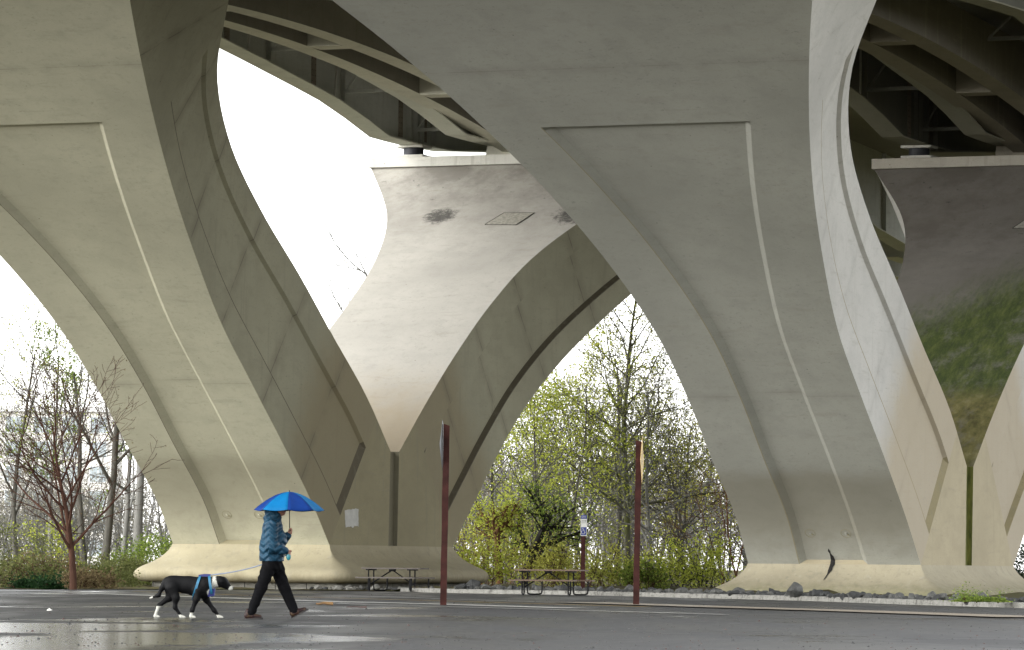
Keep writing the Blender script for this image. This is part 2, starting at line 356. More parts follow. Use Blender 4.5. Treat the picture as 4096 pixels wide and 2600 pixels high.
def kerb_chunk(mb, pts, mi):
    prof = [(0.0, -0.05), (0.012, 0.105), (0.035, 0.125), (0.17, 0.127), (0.18, -0.05)]
    vs = []; n = len(pts)
    for i, (x, y) in enumerate(pts):
        a = pts[max(0, i - 1)]; c = pts[min(n - 1, i + 1)]; d = Vector((c[0] - a[0], c[1] - a[1], 0)).normalized(); nr = Vector((-d.y, d.x, 0))
        if nr.y < 0 and nr.x < 0: nr = -nr
        for o_, z in prof: vs.append((x + nr.x * o_, y + nr.y * o_, z))
    k = len(prof); fs = [(i * k + j, i * k + j + 1, (i + 1) * k + j + 1, (i + 1) * k + j) for i in range(n - 1) for j in range(k - 1)]
    fs += [tuple(range(k)), tuple(reversed(range((n - 1) * k, n * k)))]
    mb.add(vs, fs, mi)
i = 0
while i < len(kp) - 1:
    j = min(len(kp) - 1, i + 9); pts = kp[i:j + 1]
    q0 = Vector((*pts[0], 0)); q1 = Vector((*pts[-1], 0))
    pts = list(pts); d0 = (Vector((*pts[1], 0)) - q0).normalized() * 0.015; pts[0] = (q0.x + d0.x, q0.y + d0.y)
    kerb_chunk(kb, pts, 1 if (pts[0][1] < 102.4 and pts[0][1] > 96) else 0); i = j
tag(kb.build('kerb', [M['kerb'], M['kerb_yellow']], smooth=30), kind='structure')

# painted lines and a broad cream band on the road, thin sheets
def paint(name, col, wear):
    n = N(name); P = n.tc(); a = n.noise(P, 2.6, 6, 0.75); col_ = n.mix(n.rng(a, wear - 0.06, wear + 0.08, 0, 1), col, (0.055, 0.055, 0.053))
    n.bump(n.noise(P, 60, 3), 0.2, 0.01); return n.fin(col_, n.rng(a, 0.3, 0.7, 0.30, 0.5), spec=0.4)
M['line_white'] = paint('line_white_paint', (0.36, 0.355, 0.33), 0.58); M['line_yellow'] = paint('line_yellow_paint', (0.30, 0.19, 0.035), 0.56); M['band_cream'] = paint('cream_band', (0.24, 0.205, 0.16), 0.60)
def stripe(name, pix, w, mat, z):
    pts = [ground(x, y) for x, y in pix]; b = MB(); vs = []
    for i, p in enumerate(pts):
        d = (pts[min(i + 1, len(pts) - 1)] - pts[max(0, i - 1)]).normalized(); nr = Vector((-d.y, d.x, 0)) * w / 2
        vs += [(p.x - nr.x, p.y - nr.y, z), (p.x + nr.x, p.y + nr.y, z)]
    b.add(vs, [(2 * i, 2 * i + 1, 2 * i + 3, 2 * i + 2) for i in range(len(pts) - 1)]); o = b.build(name, mat, recalc=False)
    for p in o.data.polygons:
        if p.normal.z < 0: o.data.flip_normals(); break
    return tag(o, kind='structure')
stripe('road_marking', [(540, 2366), (971, 2381), (1450, 2395), (2048, 2412), (2596, 2428)], 0.30, M['line_yellow'], 0.004)
stripe('road_marking', [(300, 2372), (760, 2388), (1340, 2407), (1780, 2418), (2300, 2434)], 0.95, M['line_white'], 0.008)
stripe('road_marking', [(1400, 2384.5), (1900, 2401), (2596, 2424), (3300, 2446), (4096, 2470)], 0.26, M['line_white'], 0.012)
stripe('road_marking', [(0, 2363), (400, 2371), (900, 2384)], 0.35, M['line_white'], 0.016)
stripe('road_marking', [(1330, 2417), (1470, 2422), (2150, 2440), (2900, 2462)], 0.22, M['line_white'], 0.020)
stripe('road_marking', [(2300, 2412), (2900, 2432), (3400, 2447), (4150, 2474)], 1.5, M['band_cream'], 0.024)  # broad cream band lying across the asphalt
def splice_mat():
    n = N('splice_plate_bolted'); P = n.tc(); x, y, z = n.sep(P)
    fy = n.math('PINGPONG', n.math('ADD', y, 0.02), 0.08); fz = n.math('PINGPONG', z, 0.11)
    d = n.math('SQRT', n.math('ADD', n.math('POWER', fy, 2.0), n.math('POWER', fz, 2.0)))
    dot = n.math('MULTIPLY', n.rng(d, 0.022, 0.034, 1, 0), n.rng(n.noise(P, 2.2, 2), 0.42, 0.55, 0.1, 1))
    n.bump(n.rng(d, 0.02, 0.035, 1, 0), 0.6, 0.02)
    return n.fin(n.mix(dot, n.ramp(n.noise(P, 1.5, 5), [(0.3, (0.15, 0.13, 0.10)), (0.7, (0.24, 0.21, 0.17))]), (0.045, 0.02, 0.012)), 0.75)
M['splice'] = splice_mat()
def block_mat():
    n = N('split_face_block'); P = n.tc(); x, y, z = n.sep(P)
    u = n.math('PINGPONG', n.math('ADD', x, y), 0.61); jt = n.math('MAXIMUM', n.rng(u, 0.008, 0.022, 1, 0), 0.0)
    a = n.noise(P, 3, 6, 0.7); b_ = n.noise(P, 18, 5, 0.7)
    col = n.ramp(a, [(0.3, (0.15, 0.145, 0.12)), (0.7, (0.27, 0.26, 0.225))]); col = n.mix(jt, col, (0.03, 0.03, 0.028))
    n.bump(n.math('SUBTRACT', b_, jt), 0.9, 0.04); return n.fin(col, 0.9)
M['block'] = block_mat()

# ------------------------------------------------------------------ the two V piers
TH = 0.391272; ZB, ZN = 1.5348, 5.0102
zo = ZB + np.array([0, 1.5, 3.5, 5.5, 7.5, 9.5, 11.5, 13.5, 15.5, 17.5, 19.5, 22.0]); zi = ZN + np.array([0, 2, 4, 6, 8, 10, 12, 14, 16, 18.5])
LO = {-1: [5.594, 7.001, 9.47, 11.977, 14.699, 17.6, 20.824, 24.283, 28.026, 32.087, 36.121, 40.143], 1: [5.594, 7.349, 9.482, 11.857, 14.691, 17.965, 21.506, 25.063, 28.656, 32.287, 35.946, 39.617]}
WO = {-1: [3.109, 3.051, 3.062, 3.036, 3.135, 3.608, 4.344, 5.359, 6.647, 8.206, 9.75, 11.288], 1: [3.109, 3.132, 3.259, 3.455, 3.894, 4.58, 5.447, 6.345, 7.273, 8.226, 9.195, 10.171]}
LI = {-1: [0.397, 2.939, 5.527, 8.318, 11.622, 15.207, 18.757, 21.851, 24.875, 27.889], 1: [0.398, 3.149, 6.059, 9.324, 12.734, 16.332, 19.354, 22.037, 24.742, 27.457]}
WI = {-1: [3.154, 3.264, 3.123, 3.087, 3.166, 3.681, 4.891, 6.78, 8.729, 10.691], 1: [3.154, 3.084, 3.066, 3.075, 3.414, 4.526, 6.48, 8.681, 10.844, 12.994]}
def spline(xk, yk):
    """monotone-ish C1 cubic (Catmull-Rom) through the measured outline"""
    xk = np.asarray(xk, float); yk = np.asarray(yk, float); m = np.gradient(yk, xk)
    def f(x):
        x = np.clip(np.asarray(x, float), xk[0], xk[-1]); i = np.clip(np.searchsorted(xk, x) - 1, 0, len(xk) - 2)
        h = xk[i + 1] - xk[i]; t = (x - xk[i]) / h
        return (2 * t**3 - 3 * t**2 + 1) * yk[i] + (t**3 - 2 * t**2 + t) * h * m[i] + (-2 * t**3 + 3 * t**2) * yk[i + 1] + (t**3 - t**2) * h * m[i + 1]
    return f
fLO = {s: spline(zo, LO[s]) for s in LO}; fWO = {s: spline(zo, WO[s]) for s in LO}; fLI = {s: spline(zi, LI[s]) for s in LO}; fWI = {s: spline(zi, WI[s]) for s in LO}
ZROW = 6.16; ZTOP = {-1: 19.15, 1: 17.38}; ZPAN = 14.95
W0 = 3.109; L0 = 5.594
def leg_mesh(s):
    zt = ZTOP[s]
    base = list(np.linspace(0, 1, 45))
    vp = (ZPAN - ZB) / (zt - ZB)
    zj = 15.5 if s < 0 else 13.8                               # height where the topmost pour joint meets the outer edge
    kz = (zt - .25 - ZROW) / (zj - ZB); vs_ = (zj - .65 - ZB) / (zt - ZB)   # top of the side recess
    base = [v for v in base if abs(v - vp) > 0.012 and abs(v - vs_) > 0.012] + [vp - 0.0055, vp, vs_, vs_ - 0.010, 0.012]
    rows = sorted(base); b = MB(); G_o = []; G_s = {}; G_i = []
    d, sl, mg = 0.19, 0.21, 1.88
    pts_o = []; pts_r = []; pts_l = []; pts_i = []; vv = []
    for v in rows:
        z = ZB + v * (zt - ZB); zz = ZROW + (z - ZB) * kz if z < zj else zt - .25 + .25 * (z - zj) / (zt - zj)
        lo, wo, li, wi = float(fLO[s](z)), float(fWO[s](z)), float(fLI[s](zz)), float(fWI[s](zz))
        if abs(v) < 1e-9: lo, wo = L0, W0
        dl = float(fLO[s](z + .05) - fLO[s](max(ZB, z - .05))) / (0.1 if z - .05 > ZB else 0.05 + z - ZB)
        nrm = Vector((0, s * 1.0, -dl)).normalized(); rec = d if v < vp - 1e-6 else 0.0
        if abs(v - vp) < 1e-9: rec = 0
        off = -nrm * rec
        ro = []
        for t, k in ((-wo, 0), (-(wo - mg) - .028, 0), (-(wo - mg), 0), (-(wo - mg) + sl, 1), (-(wo - mg) * .33, 1), ((wo - mg) * .33, 1), ((wo - mg) - sl, 1), (wo - mg, 0), (wo, 0)):
            p = Vector((t, s * lo, z)); ro.append(p + off if k else p)
        pts_o.append(ro)
        O = Vector((wo, s * lo, z)); I = Vector((wi, s * li, zz)); ln = (I - O).length
        f1, f2 = 0.232, 0.768; q = 0.08 / ln
        rs = (0.20 if s > 0 else 0.135) if (0.006 < v < vs_ - 1e-6) else 0.0
        r_ = []; l_ = []
        for f, k in ((0, 0), (f1 - .035 / ln, 0), (f1, 0), (f1 + q, 1), (0.5, 1), (f2 - q, 1), (f2, 0), (1, 0)):
            p = O.lerp(I, f); p = p - Vector((rs * k, 0, 0)); r_.append(p); l_.append(Vector((-p.x, p.y, p.z)))
        pts_r.append(r_); pts_l.append(l_)
        pts_i.append([Vector((t * wi, s * li, zz)) for t in (-1, -.5, 0, .5, 1)])
        vv.append(v * 24.0)
    def grid(g, mfn, uscale, vlim=99):
        n = len(g[0]); vs = [p for r in g for p in r]; uv = [(j * uscale, vv[i]) for i in range(len(g)) for j in range(n)]
        for j in range(n - 1):
            fs = [(i * n + j, i * n + j + 1, (i + 1) * n + j + 1, (i + 1) * n + j) for i in range(len(g) - 1)]
            if s > 0: pass
            kq = [i for i in range(len(g) - 1) if vv[i] / 24.0 < vlim]; skip0 = g is not pts_o and g is not pts_i and j in (2, 3, 4, 5)
            if skip0: fs = fs[1:]; kq = kq[1:]
            b.add(vs, fs[:len(kq)], mfn(j), uv)
            if len(kq) < len(fs): b.add(vs, fs[len(kq):], mfn(0), uv)
    grid(pts_o, lambda j: 4 if j == 1 else 0, 1.0, vp - 1e-4)  # thin dark strip beside the recess: edge shadow painted in with dirt
    sm = lambda j: 4 if (j == 1 or (j == 2 and s > 0)) else 1  # edge strip holds painted shadow with dirt; far leg reveal is dirt
    grid(pts_r, sm, 1.0, vs_ - 1e-4); grid(pts_l, sm, 1.0, vs_ - 1e-4)
    # grime on the sloping lower ledge of each side recess
    for gsd in (pts_r, pts_l):
        for j in (2, 3, 4, 5):
            b.add([gsd[0][j], gsd[0][j + 1], gsd[1][j + 1], gsd[1][j]], [(0, 1, 2, 3)], 4)
    # sill under the front recess
    r0 = pts_o[0][2:8]; b.add([Vector(p) for p in r0] + [Vector((p.x, p.y, ZB - .02)) for p in r0], [(i, i + 1, i + 7, i + 6) for i in range(5)], 3)
    grid(pts_i, lambda j: 2, 1.0)
    # top and bottom closing faces
    top = [pts_o[-1][0], pts_o[-1][-1], pts_i[-1][-1], pts_i[-1][0]]; b.add(top, [(0, 1, 2, 3)], 1)
    return b
def weld(o, dist=0.0008):
    bm = bmesh.new(); bm.from_mesh(o.data); bmesh.ops.remove_doubles(bm, verts=bm.verts, dist=dist); bmesh.ops.recalc_face_normals(bm, faces=bm.faces); bm.to_mesh(o.data); bm.free()
def trunk_mesh():
    b = MB()
    pro = []
    zz = np.linspace(ZROW, ZN, 6)
    right = [(L0, ZB), (float(fLI[1](ZROW)), ZROW)] + [(float(fLI[1](z)), z) for z in zz[1:]]
    left = [(-L0, ZB), (-float(fLI[-1](ZROW)), ZROW)] + [(-float(fLI[-1](z)), z) for z in zz[1:]]
    for side, sgn in ((right, 1), (left, -1)):
        poly = [(sgn * 0.40, ZB)] + side + [(sgn * 0.40, ZN)]
        if abs(poly[-2][1] - ZN) < 1e-6: poly = poly[:-1]
        ws = [W0, W0] + [float(fWI[sgn](max(ZN, p[1]))) for p in poly[2:]]
        n = len(poly); vs = [(w, a, z) for (a, z), w in zip(poly, ws)] + [(-w, a, z) for (a, z), w in zip(poly, ws)]
        fs = [tuple(range(n)), tuple(range(n, 2 * n))] + [(i, (i + 1) % n, (i + 1) % n + n, i + n) for i in range(n)]
        uv = [(a, 0.0) for a, z in poly] * 2
        for k, f in enumerate(fs):
            mi = 0
            if k >= 2:
                i = k - 2
                if 2 <= i < n - 1: mi = 1
                if i == n - 1: mi = 2
            b.add(vs, [f], mi, uv)
    return b
def flare_mesh(zlow=-0.15):
    prof = [(0.0, ZB), (0.035, ZB - .10), (0.10, ZB - .22), (0.20, ZB - .34), (0.34, ZB - .47), (0.53, ZB - .60), (0.73, ZB - .71), (0.93, ZB - .80), (1.08, ZB - .89), (1.18, ZB - .99), (1.22, ZB - 1.10), (1.20, ZB - 1.20), (1.13, ZB - 1.29), (1.00, ZB - 1.35), (0.80, ZB - 1.37)]
    b = MB(); nc = 7; ring = []
    for d, z in prof:
        hw, hl = W0 + 0.012 + d, L0 + 0.012 + d; r = max(0.002, 0.62 * max(0, d - 0.10)); pts = []
        for cx, cy, a0 in ((1, 1, 0), (-1, 1, 90), (-1, -1, 180), (1, -1, 270)):
            for k in range(nc):
                a = R(a0 + 90 * k / (nc - 1)); pts.append((cx * (hw - r) + r * math.cos(a), cy * (hl - r) + r * math.sin(a), z))
        ring.append(pts)
    n = len(ring[0]); vs = [p for r in ring for p in r]
    fs = [(i * n + j, i * n + (j + 1) % n, (i + 1) * n + (j + 1) % n, (i + 1) * n + j) for i in range(len(ring) - 1) for j in range(n)]
    fs += [tuple(range(n)), tuple(reversed(range((len(ring) - 1) * n, len(ring) * n)))]
    b.add(vs, fs); return b
def build_pier(loc, label, mo, ms, mi, mt, mg, mcap, grp, md, mf):
    P = empty('bridge_pier', loc, -TH, label=label, cat='bridge pier', group=grp)
    for s in (-1, 1):
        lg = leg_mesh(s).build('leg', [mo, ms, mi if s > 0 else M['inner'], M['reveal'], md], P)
        weld(lg); lg.data.shade_smooth(); lg.data.set_sharp_from_angle(angle=R(22))
        b = MB(); zt = ZTOP[s]; li, wi = float(fLI[s](zt)), float(fWI[s](zt)); lo, wo = float(fLO[s](zt)), float(fWO[s](zt))
        o_ = 0.03
        y0, y1 = s * (li - 0.22), s * (lo + o_)
        vs = [(-(wi + o_), y0, zt - .002), (wi + o_, y0, zt - .002), (wo + o_, y1, zt - .002), (-(wo + o_), y1, zt - .002)]; vs += [(x, y, zt + .40) for x, y, z in vs]
        b.add(vs, [(0, 3, 2, 1), (4, 5, 6, 7), (0, 1, 5, 4), (1, 2, 6, 5), (2, 3, 7, 6), (3, 0, 4, 7)])
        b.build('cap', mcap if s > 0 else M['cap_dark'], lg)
        if s > 0:      # inspection hatch set in the inner face
            h = MB(); n_ = 8
            def ip(t, z, off=0.0):
                return Vector((t, float(fLI[1](z)) - off * .75, z + off * .6))
            c4 = [(0.15, 14.55), (1.55, 14.50), (1.95, 15.05), (0.62, 15.10)]
            vs = [ip(t, z, 0.004) for t, z in c4] + [ip(t, z, 0.03) for t, z in c4]
            h.add(vs, [(4, 5, 6, 7), (0, 1, 5, 4), (1, 2, 6, 5), (2, 3, 7, 6), (3, 0, 4, 7)], 0)
            for k in range(4):
                a, c = vs[4 + k], vs[4 + (k + 1) % 4]; h.tube([a, c], 0.011, 4, 1)
            h.build('hatch', [M['hatch'], M['crackdark']], lg)
    t = trunk_mesh().build('trunk', [mt, mi, mg], P)
    g = MB(); g.box((-(W0 - 0.16), -0.41, ZB + .001), (W0 - 0.16, 0.41, ZN - 0.012)); g.build('groove', mg, P)
    flare_mesh().build('flared_base', mf, P, smooth=40)
    fb = MB(); hw, hl = W0 + 0.55, L0 + 0.55
    fb.box((-hw, -hl, -.35), (hw, hl, ZB - 1.372))
    fb.build('block_course', M['block'], P)
    # two form-tie plugs low in the recess of the front face
    for t_ in (-0.62, 0.66):
        z = 2.46; y = -float(fLO[-1](z)); dl = 1.0; nr = Vector((0, -0.745, -0.667)); up = Vector((0, -0.667, 0.745)); c = Vector((t_, y, z)) - nr * 0.185
        d = MB(); n = 22; vs = []
        for rr, o2 in ((0.182, 0.0), (0.182, 0.008), (0.172, 0.008), (0.172, 0.0)):
            for k in range(n):
                a = 2 * math.pi * k / n; vs.append(c + Vector((1, 0, 0)) * rr * math.cos(a) + up * rr * math.sin(a) + nr * o2)
        d.add(vs, [(i * n + k, i * n + (k + 1) % n, (i + 1) * n + (k + 1) % n, (i + 1) * n + k) for i in range(3) for k in range(n)], 0)
        d.tube([c, c + nr * 0.03], 0.05, 4, 1); d.tube([c + Vector((.07, 0, 0)) - up * .05, c + Vector((.07, 0, 0)) - up * .05 + nr * .02], 0.03, 6, 0)
        d.build('tie_plug', [M['trunk'], mo], P)
    return P
O1 = (-7.18764, 171.53548, 0.0); O2 = (13.22971, 163.79888, -0.536)
pier_a = build_pier(O1, 'warm toned concrete V pier behind the walker, white paint patch on its trunk', M['outer'], M['side'], M['inner'], M['trunk'], M['groove'], M['cap'], 'concrete V piers of the bridge', M['dirt'], M['flare'])
pier_b = build_pier(O2, 'grey concrete V pier, green algae in its fork, black gash at its base', M['outer_grey'], M['side_pale'], M['inner_moss_shade'], M['trunk_pale'], M['groove_moss'], M['cap_dark'], 'concrete V piers of the bridge', M['dirt_pale'], M['flare_green'])
# whitewash patch on the trunk of the warm pier
b = MB(); n = 40; vs = []
for k in range(n):
    a = k / n * 4; e = int(a); f = a - e
    c4 = [(-4.36, 2.80), (-3.17, 2.86), (-3.14, 2.22), (-4.25, 2.17)]; p, q = c4[e], c4[(e + 1) % 4]
    j = (0.02 if e != 2 else 0.05); vs.append((p[0] + (q[0] - p[0]) * f + random.uniform(-j, j) * .6, p[1] + (q[1] - p[1]) * f + random.uniform(-j, j)))
b.prism(vs, W0 + 0.012, W0 + 0.030, lambda y, z, t: (t, y, z)); pp = b.build('whitewash_patch', M['patch'], pier_a)
# black gash in the grey pier, from the recess down on to the flare
b = MB()
zz = [1.95, 1.86, 1.78, 1.68, 1.56, ZB - .10]; hwid = [0.006, 0.025, 0.02, 0.045, 0.07, 0.075]; cx = [-0.10, -0.12, -0.09, -0.08, -0.06, -0.05]
nr = Vector((0, -0.745, -0.667)); vs = []
for z, w, c in zip(zz, hwid, cx):
    y = -float(fLO[-1](max(ZB, z))); p = Vector((c, y, z)) - nr * 0.185
    if z < ZB: p.y = -L0 - .02; p.z = ZB + .002
    vs += [p + Vector((-w + random.uniform(-.02, .02), 0, 0)) + nr * .006, p + Vector((w + random.uniform(-.03, .03), 0, 0)) + nr * .006]
dd = [(0.016, ZB - .005), (0.05, ZB - .10), (0.115, ZB - .22), (0.215, ZB - .34), (0.30, ZB - .42), (0.40, ZB - .50), (0.50, ZB - .56)]; hw2 = [0.085, 0.065, 0.06, 0.04, 0.025, 0.015, 0.004]; c2 = [-0.05, -0.07, -0.10, -0.14, -0.15, -0.18, -0.20]
for (d_, z), w, c in zip(dd, hw2, c2):
    y = -(L0 + 0.012 + d_) - 0.012
    vs += [Vector((c - w + random.uniform(-.02, .02), y, z)), Vector((c + w + random.uniform(-.02, .02), y, z))]
k = len(vs) // 2; b.add(vs, [(2 * i, 2 * i + 1, 2 * i + 3, 2 * i + 2) for i in range(k - 1)])
gz = b.build('gash', M['crackdark'], pier_b, recalc=False)

# ------------------------------------------------------------------ superstructure: steel girders, concrete tie beams, deck
GRADE = -0.043
sofL = [0, 4.6, 9.4, 11.9, 14.4, 16.9, 18.5, 20.4, 23.6, 26, 32, 38, 44, 50, 56, 62, 75, 95]
sofZ = [20.87, 20.55, 20.17, 19.95, 19.58, 19.13, 19.16, 19.22, 19.40, 19.7, 20.4, 20.45, 19.9, 18.95, 18.55, 18.9, 20.4, 20.6]
def sof(L): return float(np.interp(abs(L), sofL, sofZ)) + GRADE * L
def build_bridge(loc, label, Lmax, TL, TR, sfx=''):
    B = empty('bridge_superstructure', loc, -TH, label=label, cat='bridge deck', group='bridge decks on the V piers')
    Lmin = -95.0
    st = sorted(set([l for l in sofL] + [-l for l in sofL]) | set(np.arange(-95, Lmax, 2.0))); st = [l for l in st if Lmin <= l <= Lmax]
    ZG = 22.7
    for T in (-5.15, -1.75, 5.15):
        w = MB()
        vs = []; 
        for l in st:
            for t, z in ((T - .011, sof(l) + .03), (T + .011, sof(l) + .03), (T + .011, ZG + GRADE * l), (T - .011, ZG + GRADE * l)): vs.append((t, l, z))
        n = len(st); w.add(vs, [(i * 4 + j, i * 4 + (j + 1) % 4, (i + 1) * 4 + (j + 1) % 4, (i + 1) * 4 + j) for i in range(n - 1) for j in range(4)])
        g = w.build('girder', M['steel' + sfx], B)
        f = MB(); vs = []
        for l in st:
            for t, dz in ((T - .45, -.03), (T + .45, -.03), (T + .45, .025), (T - .45, .025)): vs.append((t, l, sof(l) + dz))
        f.add(vs, [(i * 4 + j, i * 4 + (j + 1) % 4, (i + 1) * 4 + (j + 1) % 4, (i + 1) * 4 + j) for i in range(n - 1) for j in range(4)])
        f.build('flange', M['flange' + sfx], g)
        for l in (-6.5, 1.0, 6.0, 13.0, 19.6, 20.3, 21.0, 22.2, 44, 52):
            if l > Lmax: continue
            z0 = sof(l) + .026
            for sg in (-1, 1):
                if sg < 0 and T < 0: continue
                s_ = MB(); s_.box((T + sg * .012 + (-.2 if sg < 0 else 0), l - .012, z0), (T + sg * .012 + (.2 if sg > 0 else 0), l + .012, ZG + GRADE * l - .02))
                s_.build('stiffener', M['steel' + sfx], g)
        if abs(T) > 4:
            for l0 in (2.4, 10.3, 18.9, 21.4):
                r_ = MB(); r_.box((T + .0115, l0 - .14, sof(l0) + .2), (T + .03, l0 + .30, sof(l0) + 2.7)); r_.build('splice_plate', M['splice'], g)
            for l0 in (3.6, 11.6):    # pale inclined braces between web and flange
                k_ = MB(); k_.tube([(T + .38, l0, sof(l0) + .04), (T + .1, l0 + .9, sof(l0) + 1.9)], .05, 4)
                k_.build('brace', M['cap'], g)
        for L_ in ((20.4, -20.4) if abs(T) > 4 else ()):
            bz = sof(L_) - .031; ct = ZTOP[1 if L_ > 0 else -1] + .40
            bb = MB(); bb.box((T - .62, L_ - .5, bz - .10), (T + .62, L_ + .5, bz)); be = bb.build('bearing', M['cap'], B)
            pd = MB(); pd.cyl((T, L_, ct + .12), (T, L_, bz - .10), .42, 20); pd.build('rubber_pad', M['rubber'], be, smooth=40)
            pl = MB(); pl.box((T - .62, L_ - .5, ct + .03), (T + .62, L_ + .5, ct + .12)); pl.box((T - 1.5, L_ - .3, ct + .0015), (T + 1.0, L_ + .9, ct + .03)); pl.build('plate', M['cap'], be)
    # cross frames
    for l in (-14, -6.5, 6.0, 13.0, 20.3, 28, 36, 44, 52, 60, 75):
        if l > Lmax: continue
        for T in (-5.15, 1.75):
            if T > 0 and abs(l) < 24: pass
            c = MB(); zb = sof(l) + .55; zt = ZG + GRADE * l - .3
            c.box((T + .22, l - .06, zb), (T + 3.4 - .22, l + .06, zb + .14)); c.box((T + .22, l - .06, zt), (T + 3.4 - .22, l + .06, zt + .12))
            c.tube([(T + .25, l, zb + .1), (T + 1.7, l, zt)], .06, 4); c.tube([(T + 3.15, l, zb + .1), (T + 1.7, l, zt)], .06, 4)
            c.build('cross_frame', M['steel' + sfx], B)
    # twin arched concrete tie beams
    ls = np.linspace(-22.6, 22.6, 47)
    def rs(l): return 20.17 - .00267 * l * l + GRADE * l
    for T in (-1.1, 1.1):
        w = MB(); vs = []
        for l in ls:
            top = 21.9 + GRADE * l
            for t, z in ((T - .42, rs(l)), (T + .42, rs(l)), (T + .42, top), (T - .42, top)): vs.append((t, float(l), float(z)))
        n = len(ls); vsf = vs
        for j, mi in ((0, 1), (1, 0), (2, 0), (3, 0)):
            w.add(vsf, [(i * 4 + j, i * 4 + (j + 1) % 4, (i + 1) * 4 + (j + 1) % 4, (i + 1) * 4 + j) for i in range(n - 1)], mi)
        w.add(vsf, [(0, 1, 2, 3), ((n - 1) * 4, (n - 1) * 4 + 1, (n - 1) * 4 + 2, (n - 1) * 4 + 3)], 0)
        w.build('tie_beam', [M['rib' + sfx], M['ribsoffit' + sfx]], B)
    for l in (-10.2, 0.3, 10.8):
        d = MB(); d.box((-.678, l - .1, rs(l + .5) + .012), (.678, l + 1.1, 21.6 + GRADE * l)); d.build('diaphragm', M['ribsoffit' + sfx], B)
    for sg in (1, -1):       # springing blocks of the tie beams on the caps
        ct = ZTOP[sg] + .402; c = MB(); z1 = rs(sg * 22.4) + 1.2
        zt_ = rs(sg * 20.9) + .85; poly = [(sg * 21.2, ct), (sg * 21.7, zt_), (sg * 26, zt_), (sg * 26, ct)]
        c.prism(poly, -2.25, 2.25, lambda a, z, t: (t, a, z)); c.build('springing_block', M['ribsoffit' + sfx], B)
    dk = MB(); zt = ZG + .02
    for T0, T1, za, zb in ((TL, TR, zt, zt + .3), (TL, TL + .45, zt + .302, zt + 1.3), (TR - .45, TR, zt + .302, zt + 1.3)):
        vs = [(t, l, z + GRADE * l) for l in (-97.0, Lmax) for t, z in ((T0, za), (T1, za), (T1, zb), (T0, zb))]
        dk.add(vs, [(0, 1, 2, 3), (4, 7, 6, 5), (0, 4, 5, 1), (1, 5, 6, 2), (2, 6, 7, 3), (3, 7, 4, 0)])
    dk.build('deck_slab', M['deck'], B)
    return B
build_bridge(O1, 'bridge deck on steel girders and arched concrete beams above the warm toned pier', 92.0, -7.8, 10.85)
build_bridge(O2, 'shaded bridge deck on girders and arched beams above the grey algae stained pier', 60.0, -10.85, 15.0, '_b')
#@@NEXT
# ------------------------------------------------------------------ figures: signed-distance bodies meshed as one continuous surface
def surface_nets(F, org, h):
    ins = F < 0; nx, ny, nz = F.shape
    c = np.stack([ins[dx:nx - 1 + dx, dy:ny - 1 + dy, dz:nz - 1 + dz] for dx in (0, 1) for dy in (0, 1) for dz in (0, 1)])
    act = c.any(0) & ~c.all(0); idx = np.argwhere(act); vid = np.full(act.shape, -1, int); vid[act] = np.arange(len(idx))
    acc = np.zeros((len(idx), 3)); cnt = np.zeros(len(idx)); I, J, K = idx.T
    cor = [(a, b, c_) for a in (0, 1) for b in (0, 1) for c_ in (0, 1)]
    for p in cor:
        for ax in range(3):
            if p[ax]: continue
            q = list(p); q[ax] = 1
            f0 = F[I + p[0], J + p[1], K + p[2]]; f1 = F[I + q[0], J + q[1], K + q[2]]; m = (f0 < 0) != (f1 < 0)
            t = np.where(m, f0 / np.where(m, f0 - f1, 1), 0); pt = np.tile(np.array(p, float), (len(idx), 1)); pt[:, ax] = t
            acc[m] += pt[m]; cnt[m] += 1
    V = (idx + acc / np.maximum(cnt, 1)[:, None]) * h + org; quads = []
    for ax in range(3):
        a, b_ = [k for k in range(3) if k != ax]
        s0 = [slice(None)] * 3; s1 = [slice(None)] * 3; s0[ax] = slice(0, -1); s1[ax] = slice(1, None)
        A = ins[tuple(s0)]; B_ = ins[tuple(s1)]; E_ = np.argwhere(A != B_); E_ = E_[(E_[:, a] > 0) & (E_[:, b_] > 0) & (E_[:, a] < F.shape[a] - 1) & (E_[:, b_] < F.shape[b_] - 1)]
        if not len(E_): continue
        q = []
        for da, db in ((1, 1), (0, 1), (0, 0), (1, 0)):
            p = E_.copy(); p[:, a] -= da; p[:, b_] -= db; q.append(vid[p[:, 0], p[:, 1], p[:, 2]])
        q = np.stack(q, 1); flip = A[E_[:, 0], E_[:, 1], E_[:, 2]]
        if ax == 1: flip = ~flip
        q[~flip] = q[~flip][:, ::-1]; quads.append(q)
    Fq = np.concatenate(quads); return V, Fq[(Fq >= 0).all(1)]
def cone(a, b, ra, rb, sc=(1, 1, 1)):
    a = np.array(a, float); b = np.array(b, float)
    def f(P):
        p = P - a; d = b - a; t = np.clip((p @ d) / max(d @ d, 1e-9), 0, 1)
        w = (p - t[..., None] * d) / np.array(sc); return np.sqrt((w * w).sum(-1)) - (ra + (rb - ra) * t)
    m = max(ra, rb) * max(sc) + .06
    return f, np.minimum(a, b) - m, np.maximum(a, b) + m
def ell(c, r, rot=0.0):
    c = np.array(c, float); r = np.array(r, float); cr, sr = math.cos(rot), math.sin(rot)      # rot about y (pitch)
    def f(P):
        p = P - c; q = np.stack([p[..., 0] * cr + p[..., 2] * sr, p[..., 1], -p[..., 0] * sr + p[..., 2] * cr], -1) / r
        k = np.sqrt((q * q).sum(-1)); return (k - 1) * r.min()
    m = r.max() + .06; return f, c - m, c + m
